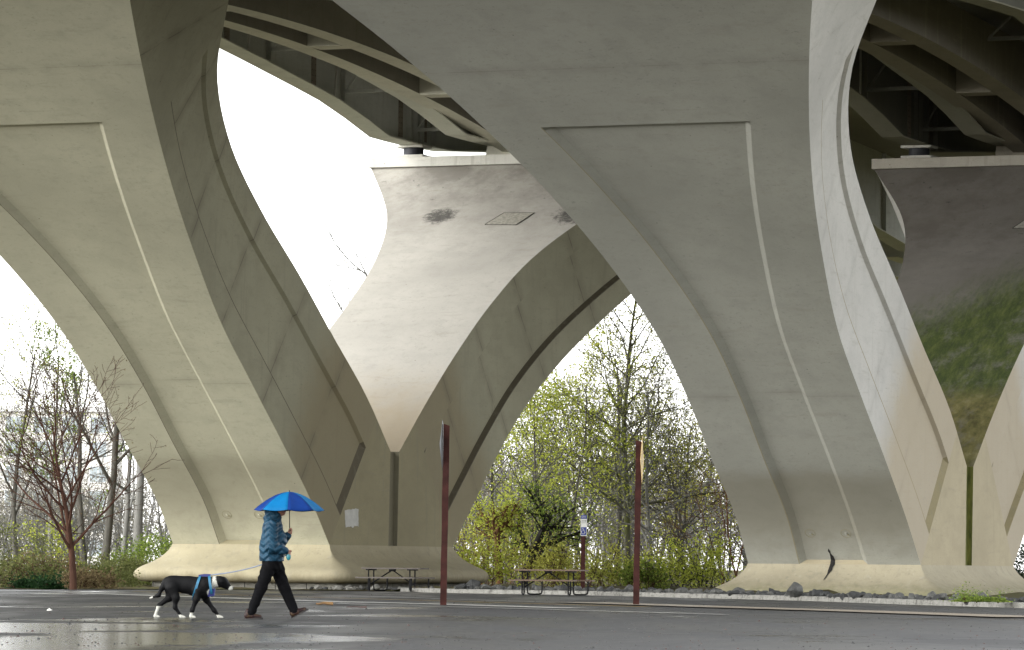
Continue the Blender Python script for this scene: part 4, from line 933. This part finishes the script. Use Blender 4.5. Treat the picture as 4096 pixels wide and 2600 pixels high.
# ------------------------------------------------------------------ riprap stones
def rock_mat(name, c0, c1):
    n = N(name); P = n.tc(); v = n.noise(P, 3.5, 6, 0.7); n.bump(n.noise(P, 9, 6, 0.75), 0.8, 0.05); return n.fin(n.ramp(v, [(0.3, c0), (0.55, c1), (0.8, [min(1, x * 1.6) for x in c1])]), 0.7)
M['rock_dark'] = rock_mat('rock_dark', (0.010, 0.0105, 0.011), (0.032, 0.033, 0.032)); M['rock_mid'] = rock_mat('rock_grey', (0.030, 0.030, 0.028), (0.085, 0.085, 0.078)); M['rock_pale'] = rock_mat('rock_pale', (0.07, 0.07, 0.062), (0.19, 0.185, 0.165))
def rock_mesh(seed):
    r = random.Random(seed); bm = bmesh.new(); bmesh.ops.create_icosphere(bm, subdivisions=3, radius=.5)
    pl = []
    for k in range(14):
        d = Vector((r.gauss(0, 1), r.gauss(0, 1), r.gauss(0, 1))).normalized(); pl.append((d, r.uniform(.20, .40)))
    for v in bm.verts:
        p = v.co.copy()
        for d, h in pl:
            e = p.dot(d) - h
            if e > 0: p -= d * e * .92
        v.co = p
    me = bpy.data.meshes.new('rock'); bm.to_mesh(me); bm.free(); me.shade_smooth(); me.set_sharp_from_angle(angle=R(20)); return me
RM = []
for k in range(9):
    me = rock_mesh(k + 3); RM.append(me)
def rock(px, Y, z, w, hgt, mat, label, wide=1.25):
    me = RM[rng.integers(0, 9)]; key = me.name + mat
    if key not in bpy.data.meshes:
        m2 = me.copy(); m2.name = key; m2.materials.clear(); m2.materials.append(M[mat]); rock.cache[key] = m2
    m2 = rock.cache[key]; o = bpy.data.objects.new('rock', m2); COL.objects.link(o); p = atY(px, 2350, Y)
    o.location = (p.x, Y, z + hgt * .28); o.scale = (w * wide, w * random.uniform(.8, 1.2), hgt); o.rotation_euler = (random.uniform(-.3, .3), random.uniform(-.3, .3), random.uniform(0, 6.28))
    return tag(o, label, 'rock', 'riprap rocks along the kerb and pier bases')
rock.cache = {}
kx = [p[0] for p in KERB]; ky = [p[1] for p in KERB]
def kerbY(px):
    lo = 0
    for Y in np.arange(150, 92, -.25):
        x = atY(px, 2390, Y).x
        if Y <= np.interp(x, kx, ky) + .01: return Y
    return 95
LB = 'dark angular riprap rock in the row behind the kerb'
def scatter(px0, px1, n, dmin, dmax, hs, mats, label, front=None):
    for i in range(n):
        px = px0 + (px1 - px0) * (i + random.uniform(-.45, .45)) / max(1, n - 1)
        Y = (front if front else kerbY(px) + .25) + random.uniform(dmin, dmax); h = random.uniform(*hs) * (1.35 if random.random() < .15 else 1)
        rock(px, Y, .09 if not front else 0.0, h * random.uniform(1.0, 1.6), h, random.choice(mats), label)
scatter(1255, 1840, 34, 0, 2.5, (.10, .22), ['rock_mid', 'rock_pale', 'rock_dark'], 'pale riprap rock below the block course of the warm pier', front=153)
scatter(1840, 2920, 70, 0.05, 1.4, (.13, .24), ['rock_dark', 'rock_dark', 'rock_mid', 'rock_mid'], 'grey riprap rock between the kerb and the trees')
scatter(1900, 2960, 40, 1.2, 4.5, (.14, .28), ['rock_dark', 'rock_dark', 'rock_mid'], 'grey riprap rock between the kerb and the trees')
scatter(2900, 3960, 80, 0.05, 1.3, (.07, .27), ['rock_dark', 'rock_dark', 'rock_mid'], LB)
scatter(2950, 4096, 46, 0.8, 2.6, (.12, .27), ['rock_dark', 'rock_dark', 'rock_mid'], LB)
rock(3176, 120.6, .10, .58, .60, 'rock_mid', 'largest grey boulder behind the kerb in front of the grey pier', 1.15); rock(3263, 119.9, .10, .26, .30, 'rock_dark', 'rounded dark rock right of the largest boulder')
rock(1350, 154, .0, .42, .30, 'rock_pale', 'broad pale rock by the block course right of the walker'); rock(1890, 141.2, .08, .58, .50, 'rock_dark', 'big dark rock at the right end of the warm pier base')
# loose grit, chips and leaf crumbs scattered over the asphalt
def grit():
    R_ = np.random.default_rng(5); b = MB()
    for k in range(2200):
        Y = 46 + 85 * R_.uniform() ** 1.3; X = R_.uniform(-.12, .12) * Y; r = R_.uniform(.006, .016) * (2.0 if R_.uniform() < .06 else 1)
        if Y > np.interp(X, [p[0] for p in EDGE[2:]] + kx[1:], [p[1] for p in EDGE[2:]] + ky[1:]) - 1: continue
        a = R_.uniform(0, 6.28); c, s_ = math.cos(a) * r, math.sin(a) * r; h = r * R_.uniform(.5, 1.1)
        b.add([(X + c, Y + s_, .001), (X - s_, Y + c, .001), (X - c * 1.3, Y - s_ * 1.3, .001), (X + s_, Y - c, .001), (X + c * .2, Y, h)], [(0, 1, 4), (1, 2, 4), (2, 3, 4), (3, 0, 4)], int(R_.integers(0, 3)))
    o = b.build('grit', [M['rock_dark'], M['bark_dark'], M['rock_dark']]); tag(o, 'loose grit and leaf crumbs scattered over the wet asphalt', 'grit', kind='stuff')
grit()
#@@NEXT
# ------------------------------------------------------------------ trees and shrubs
def leaf_mat(name, cols, trans=0.65):
    n = N(name); at = n.t.nodes.new('ShaderNodeAttribute'); at.attribute_name = 'tint'
    col = n.ramp(at.outputs['Fac'], [(i / (len(cols) - 1), c) for i, c in enumerate(cols)]); n.fin(col, 0.6, spec=0.2)
    t = n.t.nodes.new('ShaderNodeBsdfTranslucent'); n.L(col, t.inputs[0]); mx = n.t.nodes.new('ShaderNodeMixShader'); mx.inputs[0].default_value = trans
    n.L(n.b.outputs[0], mx.inputs[1]); n.L(t.outputs[0], mx.inputs[2]); n.L(mx.outputs[0], n.out.inputs[0]); return n.m
def bark_mat(name, c0, c1, c2=None):
    n = N(name); P = n.tc(); v = n.noise(n.mapping(P, (3, 3, .7)), 2.5, 5, 0.7); n.bump(v, 0.6, 0.03)
    col = n.ramp(v, [(0.32, c0), (0.68, c1)])
    if c2: col = n.mix(n.rng(n.noise(P, 0.8, 4), .45, .6, 0, .85), col, c2)
    return n.fin(col, 0.9, spec=0.15)
M['leaf_lime'] = leaf_mat('leaf_lime', [(0.169, 0.196, 0.031), (0.428, 0.491, 0.066), (0.600, 0.600, 0.122)])
M['leaf_yellow'] = leaf_mat('leaf_yellow', [(0.184, 0.185, 0.034), (0.380, 0.386, 0.072), (0.575, 0.560, 0.138)])
M['leaf_green'] = leaf_mat('leaf_green', [(0.055, 0.095, 0.022), (0.168, 0.238, 0.043), (0.362, 0.425, 0.087)])
M['leaf_mid'] = leaf_mat('leaf_mid', [(0.151, 0.165, 0.036), (0.374, 0.410, 0.078), (0.600, 0.600, 0.154)])
M['leaf_deep'] = leaf_mat('leaf_deep', [(0.006, 0.018, 0.008), (0.018, 0.050, 0.016), (0.04, 0.085, 0.028)])
M['leaf_brown'] = leaf_mat('leaf_brown', [(0.095, 0.065, 0.034), (0.190, 0.142, 0.076), (0.285, 0.237, 0.114)])
M['leaf_olive'] = leaf_mat('leaf_olive', [(0.075, 0.085, 0.030), (0.150, 0.170, 0.058), (0.26, 0.27, 0.11)])
M['leaf_haze'] = leaf_mat('leaf_haze', [(0.20, 0.18, 0.14), (0.27, 0.25, 0.19), (0.33, 0.32, 0.22)])  # paler leaf colour with the distance haze put into it
M['bark_red'] = bark_mat('bark_red_brown', (0.040, 0.020, 0.014), (0.085, 0.042, 0.028)); M['bark_grey'] = bark_mat('bark_grey', (0.045, 0.042, 0.036), (0.11, 0.105, 0.09))
M['bark_moss'] = bark_mat('bark_mossy', (0.050, 0.046, 0.036), (0.105, 0.10, 0.078), (0.075, 0.085, 0.022)); M['bark_black'] = bark_mat('bark_dark', (0.012, 0.011, 0.009), (0.03, 0.028, 0.022)); M['bark_orange'] = bark_mat('bark_orange', (0.075, 0.036, 0.018), (0.14, 0.072, 0.036))
M['bark_fade'] = bark_mat('bark_pale_grey', (0.12, 0.118, 0.11), (0.20, 0.195, 0.18))  # pale bark; on the far trees the tone stands in for haze
class Wood:
    """tapered limbs as one mesh: V/F arrays of n-sided tubes"""
    def __init__(s): s.V = []; s.F = []; s.n = 0; s.tips = []
    def limb(s, pts, rad, k):
        P = np.array(pts); m = len(P); T = np.gradient(P, axis=0); T /= np.linalg.norm(T, axis=1)[:, None] + 1e-9
        ref = np.array([0.31, 0.83, 0.46]); A = np.cross(T, ref); A /= np.linalg.norm(A, axis=1)[:, None] + 1e-9; B_ = np.cross(T, A)
        a = np.arange(k) * 2 * np.pi / k; V = P[:, None, :] + (A[:, None, :] * np.cos(a)[None, :, None] + B_[:, None, :] * np.sin(a)[None, :, None]) * np.array(rad)[:, None, None]
        i = np.arange(m - 1)[:, None] * k; j = np.arange(k)[None, :]; j2 = (j + 1) % k
        F_ = np.stack([i + j, i + j2, i + k + j2, i + k + j], -1).reshape(-1, 4) + s.n
        s.V.append(V.reshape(-1, 3)); s.F.append(F_); s.n += m * k
    def build(s, name, mat, par): return np_obj(name, np.concatenate(s.V), np.concatenate(s.F), mat, par, smooth=True)
def grow(w, p, d, length, r, lev, cfg, R_):
    """one limb with its side shoots"""
    seg = cfg['seg'][min(lev, len(cfg['seg']) - 1)]; pts = [p]; d = d / np.linalg.norm(d); up = cfg['up'][min(lev, len(cfg['up']) - 1)]; wob = cfg['wob'][min(lev, len(cfg['wob']) - 1)]
    dirs = [d]
    for i in range(seg):
        d = d + R_.normal(0, wob, 3) + np.array([0, 0, up]); d = d / np.linalg.norm(d); pts.append(pts[-1] + d * length / seg); dirs.append(d)
    rt = max(cfg['rmin'], r * cfg['tip'])
    rad = np.linspace(r, rt, seg + 1); w.limb(pts, rad, 7 if lev == 0 else (5 if lev == 1 else 3))
    if lev >= cfg['lev']:
        w.tips += [(q, dd) for q, dd in zip(pts[1:], dirs[1:])]; return
    nch = cfg['n'][min(lev, len(cfg['n']) - 1)]; t0 = cfg['t0'][min(lev, len(cfg['t0']) - 1)]
    for c in range(nch):
        t = t0 + (1 - t0) * (c + R_.uniform(0, 1)) / nch; t = min(t, .98); i = min(int(t * seg), seg - 1); f = t * seg - i
        q = pts[i] + (pts[i + 1] - pts[i]) * f; dd = dirs[i + 1]
        az = c * 2.4 + R_.uniform(-.5, .5); a = np.cross(dd, [0.2, 0.3, 0.93] if abs(dd[2]) < .9 else [1, 0, .1]); a /= np.linalg.norm(a); b_ = np.cross(dd, a)
        ang = R_.uniform(*cfg['ang'][min(lev, len(cfg['ang']) - 1)]); nd = dd * math.cos(ang) + (a * math.cos(az) + b_ * math.sin(az)) * math.sin(ang)
        ln = length * R_.uniform(*cfg['len'][min(lev, len(cfg['len']) - 1)]) * (1.15 - .55 * t)
        grow(w, q, nd, ln, max(cfg['rmin'], rad[i] * cfg['rr']), lev + 1, cfg, R_)
def leaves(name, pos, size, mat, par, R_, flat=0.4, tint_axis=None):
    n = len(pos); nrm = R_.normal(0, 1, (n, 3)); nrm[:, 2] = np.abs(nrm[:, 2]) * (1 + flat); nrm /= np.linalg.norm(nrm, axis=1)[:, None]
    a = np.cross(nrm, R_.normal(0, 1, (n, 3))); a /= np.linalg.norm(a, axis=1)[:, None]; b_ = np.cross(nrm, a); s = size * R_.uniform(.6, 1.35, n)[:, None]
    c = nrm * s * .18
    V = np.stack([pos - a * s, pos + b_ * s * .55 + c, pos + a * s, pos - b_ * s * .55 + c], 1).reshape(-1, 3)
    o = np_obj(name, V, np.arange(n * 4).reshape(-1, 4), mat, par)
    t = np.clip(R_.normal(.5, .22, n), 0, 1); at = o.data.attributes.new('tint', 'FLOAT', 'FACE'); at.data.foreach_set('value', t.astype(np.float32)); return o
BASE = dict(seg=[9, 7, 5, 4], up=[.02, .05, .04, .02], wob=[.05, .10, .14, .2], rmin=.006, tip=.25, lev=3, n=[11, 7, 5], t0=[.28, .22, .15], ang=[(.6, 1.1), (.5, 1.0), (.5, 1.1)], len=[(.45, .65), (.4, .6), (.4, .65)], rr=.55)
def tree(name, px, Y, h, r, bark, leaf, nleaf, lsize, label, cat='tree', cfg=None, seed=1, lean=(0, 0), stems=1, z=-.05, spread=.10, jit=.16, group=None, py=2352):
    if 1850 < px < 3000 and group != 'hazy trees far behind': Y, h, lsize, r = Y * 1.2, h * 1.2, lsize * 1.15, r * 1.15
    R_ = np.random.default_rng(seed); g = atY(px, py, Y); T = empty(name, (g.x, Y, z), 0.0, label=label, cat=cat, group=group); w = Wood(); c = dict(BASE); c.update(cfg or {})
    for k in range(stems):
        d = np.array([lean[0], lean[1], 1.0]) + (R_.normal(0, .16, 3) * [1, 1, 0] if stems > 1 else 0); grow(w, np.array([R_.normal(0, spread) if stems > 1 else 0., R_.normal(0, spread) if stems > 1 else 0., 0.]), d, h * R_.uniform(.85, 1.05) if stems > 1 else h, r * (R_.uniform(.7, 1.1) if stems > 1 else 1), 0, c, R_)
    w.build('trunk', M[bark], T)
    if nleaf:
        tips = np.array([t[0] for t in w.tips]); keep = R_.uniform(0, 1, len(tips)) < c.get('keep', .8); tips = tips[keep] if keep.any() else tips; tips = tips[R_.permutation(len(tips))[:max(40, int(len(tips) * .45))]]
        nleaf = int(nleaf * (.50 if nleaf > 3000 else .8)); pos = tips[R_.integers(0, len(tips), nleaf)] + R_.normal(0, jit, (nleaf, 3)); leaves('crown', pos, lsize, M[leaf], T, R_)
    return T
def shrub(px, Y, wd, h, leaf, n, lsize, label, seed, bark='bark_red', z=0.0, group='shrubs under the trees', dense=.0, name='shrub', cat='shrub', stems=14):
    if 1850 < px < 3000: Y, h, lsize, wd = Y * 1.18, h * 1.18, lsize * 1.15, wd * 1.18
    R_ = np.random.default_rng(seed); g = atY(px, 2352, Y); T = empty(name, (g.x, Y, z), 0.0, label=label, cat=cat, group=group); w = Wood(); tips = []
    for k in range(stems):
        p = np.array([R_.uniform(-wd * .35, wd * .35), R_.uniform(-.5, .5), 0]); d = np.array([R_.normal(0, .45), R_.normal(0, .4), 1.0]); grow(w, p, d, h * R_.uniform(.6, 1.05), .018, 1, dict(BASE, lev=3, n=[5, 4, 4], rmin=.006, wob=[.1, .16, .2], up=[0, -.01, -.02], t0=[.1, .1]), R_)
    w.build('stems', M[bark], T)
    tp = np.array([t[0] for t in w.tips]); nl = int(n * .42); pos = tp[R_.integers(0, len(tp), nl)] + R_.normal(0, .14, (nl, 3))
    if dense:     # creeper blanket: leaves over a lumpy mound
        m = int(n * dense * .6); u = R_.uniform(0, 1, m); a = R_.uniform(0, 2 * np.pi, m); el = np.arcsin(R_.uniform(0, 1, m)); lump = 1 + .18 * np.sin(a * 5 + seed) * np.cos(el * 4) + .1 * np.sin(a * 11) - .25 * u ** 2.2
        pos = np.concatenate([pos, np.stack([np.cos(a) * np.cos(el) * wd * .5 * lump, np.sin(a) * np.cos(el) * wd * .4 * lump, np.sin(el) * h * .9 * lump], 1)])
    pos[:, 2] = np.maximum(pos[:, 2], .03); leaves('foliage', pos, lsize, M[leaf], T, R_); return T
# near left: open vase-shaped tree with red-brown bark, only buds
tree('bare_tree', 292, 140.5, 5.1, .12, 'bark_red', 'leaf_brown', 1600, .028, 'red brown barked bare tree with many spreading limbs at left edge of the asphalt', seed=17, jit=.05, lean=(-.07, 0),
     cfg=dict(lev=3, n=[18, 8, 5], t0=[.16, .15, .12], ang=[(.5, 1.05), (.35, .8), (.4, .9)], len=[(.62, .92), (.4, .6), (.35, .6)], rr=.55, tip=.16, rmin=.006, up=[.02, .06, .04, .03], wob=[.05, .07, .1, .14]))
GB = 'grey trees behind the left bushes'
tree('grey_tree', 415, 176, 9.6, .19, 'bark_grey', 'leaf_brown', 900, .04, 'grey forked tree standing behind the red brown tree at left', seed=21, jit=.06, cfg=dict(n=[8, 7, 6], t0=[.3, .2, .1], ang=[(.5, .9), (.5, .9), (.5, 1.)], len=[(.5, .75), (.4, .6), (.4, .6)], rmin=.008), group=GB)
tree('grey_tree', 340, 186, 8.6, .16, 'bark_grey', 'leaf_green', 6000, .06, 'ivy wrapped grey tree left of the forked grey tree', seed=22, jit=.1, cfg=dict(n=[7, 6, 5], rmin=.008), group=GB)
tree('grey_tree', 545, 196, 8.8, .26, 'bark_fade', 'leaf_brown', 500, .04, 'thick pale trunked tree nearest the warm pier at left', seed=23, lean=(.05, 0), jit=.08, cfg=dict(n=[6, 6, 6], t0=[.4, .2, .1], rmin=.009), group=GB)
tree('grey_tree', 485, 205, 9.5, .15, 'bark_fade', 'leaf_brown', 700, .04, 'slim pale tree between the forked tree and the thick trunk', seed=24, jit=.08, cfg=dict(n=[9, 7, 6], rmin=.009), group=GB)
tree('grey_tree', 60, 190, 9.5, .13, 'bark_grey', 'leaf_mid', 1100, .05, 'leafing grey tree at the far left edge', seed=25, jit=.15, cfg=dict(n=[10, 7, 6], rmin=.008), group=GB)
tree('grey_tree', 210, 215, 10.5, .14, 'bark_fade', 'leaf_mid', 2500, .06, 'hazy thin tree far behind the red brown tree', seed=26, jit=.15, cfg=dict(n=[10, 8, 6], rmin=.010), group=GB)
# tall bare tree whose twigs show beside the warm pier's fork
tree('tall_bare_tree', 1655, 222, 15.2, .24, 'bark_fade', 'leaf_brown', 700, .035, 'tall bare tree whose twigs show beside the fork of the warm pier', seed=31, lean=(-.02, 0), jit=.05, cfg=dict(n=[12, 8, 6], t0=[.35, .2, .1], rmin=.008, ang=[(.6, 1.1), (.4, .9), (.4, .9)], len=[(.35, .5), (.4, .6), (.4, .6)]))
# middle wood between the piers
GM = 'budding trees between the piers'
tree('budding_tree', 2515, 172, 10.9, .150, 'bark_moss', 'leaf_yellow', 9000, .052, 'tallest budding tree with a mossy trunk behind the yellow signed post', seed=41, lean=(.012, 0), jit=.12, cfg=dict(n=[30, 9, 5], t0=[.2, .12, .1], ang=[(.6, 1.15), (.5, 1.0), (.5, 1.0)], len=[(.30, .46), (.4, .62), (.4, .6)], up=[.01, .035, .02, .0], rmin=.0085, rr=.5), group=GM)
tree('budding_tree', 2468, 176, 8.2, .14, 'bark_grey', 'leaf_yellow', 4500, .052, 'grey trunked budding tree just left of the mossy trunk', seed=42, lean=(-.03, 0), jit=.14, cfg=dict(n=[12, 8, 5], t0=[.25, .15, .1], ang=[(.7, 1.2), (.5, 1.0)], len=[(.4, .6), (.4, .6)], rmin=.0085), group=GM)
tree('budding_tree', 2140, 166, 7.6, .075, 'bark_grey', 'leaf_lime', 11000, .062, 'slender lime leaved tree beside the warm pier base', seed=43, lean=(.02, 0), stems=2, spread=.4, jit=.2, cfg=dict(n=[13, 7, 5], t0=[.2, .15, .1], ang=[(.5, 1.), (.5, 1.)], len=[(.35, .5), (.4, .6)], rmin=.007), group=GM)
tree('budding_tree', 1985, 170, 6.6, .08, 'bark_grey', 'leaf_lime', 8500, .060, 'lime leaved tree half hidden by the warm pier', seed=44, lean=(.05, 0), stems=2, spread=.3, jit=.22, cfg=dict(n=[12, 7, 5], t0=[.15, .15, .1], rmin=.007), group=GM)
tree('budding_tree', 2265, 180, 6.8, .08, 'bark_grey', 'leaf_mid', 8000, .060, 'green tree between the lime trees and the mossy trunk', seed=45, lean=(0, 0), stems=2, spread=.6, jit=.22, cfg=dict(n=[12, 7, 5], t0=[.15, .15, .1], rmin=.008), group=GM)
tree('budding_tree', 2700, 178, 6.6, .085, 'bark_grey', 'leaf_yellow', 7000, .055, 'thin yellow budding tree right of the yellow signed post', seed=46, stems=2, spread=.5, jit=.2, cfg=dict(n=[12, 7, 5], t0=[.2, .15, .1], rmin=.008), group=GM)
tree('budding_tree', 2860, 176, 5.4, .07, 'bark_grey', 'leaf_yellow', 6000, .055, 'low yellow budding tree beside the grey pier', seed=47, lean=(-.1, 0), stems=3, spread=.6, jit=.2, cfg=dict(n=[10, 7, 5], t0=[.15, .15, .1], rmin=.008), group=GM)
tree('budding_tree', 2085, 160, 2.7, .19, 'bark_black', 'leaf_green', 3500, .055, 'leaning black ivied trunk behind the brown picnic table', seed=48, lean=(.28, 0), jit=.22, cfg=dict(n=[7, 6, 5], t0=[.3, .1, .1], rmin=.01, tip=.6, ang=[(.9, 1.4), (.6, 1.1)], len=[(.6, .9), (.4, .6)]), group=GM)
tree('budding_tree', 1997, 158, 2.2, .15, 'bark_orange', 'leaf_lime', 3500, .05, 'short thick orange brown trunk right of the warm pier base', seed=49, jit=.25, cfg=dict(n=[6, 6, 5], t0=[.6, .1, .1], rmin=.01, tip=.7, ang=[(.4, 1.0), (.6, 1.1)], len=[(.6, .9), (.4, .6)]), group=GM)
tree('budding_tree', 2935, 164, 4.0, .045, 'bark_orange', 'leaf_yellow', 700, .05, 'orange brown stems close to the flared base of the grey pier', seed=50, stems=4, spread=.35, jit=.2, cfg=dict(n=[5, 4, 4], t0=[.35, .1, .1], rmin=.007), group=GM)
for k, (px, Y, h, lab) in enumerate(((2350, 215, 8.5, 'pale slim tree far behind the parking sign'), (2420, 235, 9.5, 'hazy slim tree far behind the grey trunk'), (2610, 205, 9.0, 'pale slim tree far behind the yellow signed post'), (2790, 225, 8.6, 'hazy slim tree far behind the low yellow tree'), (2200, 230, 8.4, 'hazy slim tree far behind the slender lime tree'), (1900, 225, 8.5, 'hazy slim tree seen past the edge of the warm pier'))):
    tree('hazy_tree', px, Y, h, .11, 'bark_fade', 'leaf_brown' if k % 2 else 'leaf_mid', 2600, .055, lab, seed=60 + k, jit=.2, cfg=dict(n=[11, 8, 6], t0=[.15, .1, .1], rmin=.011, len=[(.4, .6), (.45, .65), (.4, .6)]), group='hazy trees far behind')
# understorey
for a in ((1880, 155, 3.2, 1.7, 'leaf_lime', 5200, .05, 'lime shrub against the right end of the warm pier base', 71, 'bark_orange'), (1950, 164, 3.0, 2.6, 'leaf_yellow', 5000, .05, 'yellow shrub behind the short orange trunk', 72, 'bark_orange'), (2180, 160, 3.6, 1.6, 'leaf_yellow', 4500, .05, 'yellow green shrub behind the brown picnic table', 73, 'bark_red'), (2330, 162, 3.4, 1.5, 'leaf_yellow', 4500, .05, 'yellow green shrub around the parking sign post', 74, 'bark_red'), (2450, 158, 2.6, 1.1, 'leaf_mid', 3500, .05, 'low shrub left of the yellow signed post', 75, 'bark_red'), (2570, 154, 1.5, .9, 'leaf_green', 4200, .05, 'bright green low shrub right of the yellow signed post', 76, 'bark_red'), (2700, 158, 3.8, 1.7, 'leaf_lime', 6000, .05, 'wide lime shrub between the yellow signed post and the grey pier', 77, 'bark_black'), (2850, 155, 3.0, 1.9, 'leaf_lime', 5000, .05, 'lime shrub beside the flared base of the grey pier', 78, 'bark_black'), (2790, 168, 3.4, 2.9, 'leaf_brown', 1500, .045, 'dark twiggy brown thicket left of the grey pier', 79, 'bark_black'), (2260, 172, 4.2, 2.2, 'leaf_mid', 5000, .055, 'green thicket behind the brown picnic table', 80, 'bark_grey'), (2080, 172, 4.0, 2.4, 'leaf_mid', 4500, .055, 'dark green thicket behind the black ivied trunk', 81, 'bark_grey'), (2640, 172, 4.0, 1.8, 'leaf_yellow', 2800, .05, 'brown thicket behind the wide lime shrub', 82, 'bark_grey')):
    shrub(a[0], a[1], a[2], a[3], a[4], a[5], a[6], a[7], a[8], bark=a[9], stems=16)
shrub(610, 186, 3.3, 2.1, 'leaf_green', 6000, .05, 'tall green creeper mound beside the left end of the warm pier base', 90, dense=1.3, stems=8)
shrub(500, 170, 3.0, 1.0, 'leaf_olive', 5500, .045, 'olive green bush left of the creeper mound', 91, dense=1.0, stems=8)
shrub(400, 156, 2.6, .85, 'leaf_olive', 5000, .045, 'low olive bush right of the red brown tree', 92, dense=.8, stems=8)
shrub(340, 146, 2.0, .62, 'leaf_brown', 4200, .04, 'low brown twiggy brush at the foot of the red brown tree', 93, dense=.4, stems=16)
shrub(80, 150, 3.4, 1.15, 'leaf_olive', 5200, .045, 'olive brush at the far left edge of the asphalt', 94, dense=.4, stems=18)
shrub(200, 156, 3.0, 1.1, 'leaf_brown', 4500, .045, 'brown and olive brush left of the red brown tree', 95, dense=.4, stems=18)
shrub(210, 168, 3.6, 2.3, 'leaf_lime', 3000, .055, 'lime sapling thicket behind the red brown tree', 96, bark='bark_grey', stems=12)
shrub(20, 165, 2.6, 2.6, 'leaf_olive', 3200, .055, 'olive leaved thicket at the far left edge', 97, bark='bark_grey', stems=12)
shrub(105, 142, .9, .32, 'leaf_deep', 1500, .05, 'dark green leafy weed left of the red brown tree', 98, stems=8, dense=1.0); shrub(190, 141.5, 1.0, .28, 'leaf_deep', 1500, .05, 'low dark green weed clump nearest the red brown trunk', 99, stems=8, dense=1.0)
shrub(4085, 176, 2.2, 2.0, 'leaf_deep', 5000, .05, 'dark green bush at the right edge behind the grey pier', 100, dense=1.0, stems=10)
shrub(3925, 103.4, 1.15, .14, 'leaf_green', 2600, .022, 'bright green weeds on the kerb edge at right', 101, z=.11, dense=2.0, stems=6, name='kerb_weeds', cat='weeds', group=None)
# far wood: a continuous mass of stems and twigs, haze put into their pale colours
def far_wood(x0, x1, Y, h, n, seed, mat, leafm, nl):
    R_ = np.random.default_rng(seed); w = Wood()
    for k in range(n):
        p = np.array([R_.uniform(x0, x1), Y + R_.uniform(-8, 8), -.3]); grow(w, p, np.array([R_.normal(0, .05), 0, 1.]), h * R_.uniform(.6, 1.0), R_.uniform(.05, .12), 1, dict(BASE, lev=3, n=[0, 9, 6], t0=[.1, .15, .1], rmin=.014, seg=[8, 6, 4, 3], up=[.0, .03, .03, .0], wob=[.05, .06, .12, .15], ang=[(.5, .9)], len=[(.4, .6)]), R_)
    o = w.build('far_woodland', M[mat], None); tag(o, kind='stuff', label='hazy grey brown woodland filling the background under the bridge', cat='woodland')
    tp = np.array([t[0] for t in w.tips]); pos = tp[R_.integers(0, len(tp), nl)] + R_.normal(0, .35, (nl, 3)); leaves('twig_haze', pos, .07, M[leafm], o, R_)
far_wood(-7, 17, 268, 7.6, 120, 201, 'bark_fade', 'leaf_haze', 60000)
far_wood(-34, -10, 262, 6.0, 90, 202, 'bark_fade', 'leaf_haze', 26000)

# ------------------------------------------------------------------ pale apartment house far off at the left
M['pale_wall'] = simple('pale_render_wall', (0.62, 0.60, 0.57), 0.85, var=0.06, scale=.2); M['pale_glass'] = simple('window_glass', (0.30, 0.34, 0.36), 0.2, var=0.1, scale=.3); M['pale_trim'] = simple('white_trim', (0.75, 0.75, 0.74), 0.7, var=0.04)
def house(Y=640):
    p0 = atY(-260, 2260, Y); w = 24.5; H_ = 21.6
    P = empty('apartment_building', (p0.x, Y, 0), 0.0, label='pale apartment building far behind the red brown tree at left', cat='building')
    b = MB(); b.box((0, 0, -1), (w, 14, H_)); b.build('wall', M['pale_wall'], P)
    b = MB(); b.box((-.4, -.5, H_ + .002), (w + .4, 14.4, H_ + .7)); b.build('roof', M['pale_trim'], P)
    for c in range(6):
        for f in range(6):
            x = 1.6 + c * 3.9; z = 1.6 + f * 3.4
            b = MB(); b.box((x, -.12, z), (x + 2.5, -.003, z + 2.4)); wf = b.build('window', M['pale_trim'], P)
            b = MB(); b.box((x + .15, -.16, z + .15), (x + 1.2, -.123, z + 2.25)); b.box((x + 1.3, -.16, z + .15), (x + 2.35, -.123, z + 2.25)); b.build('pane', M['pale_glass'], wf)
house()
#@@NEXT
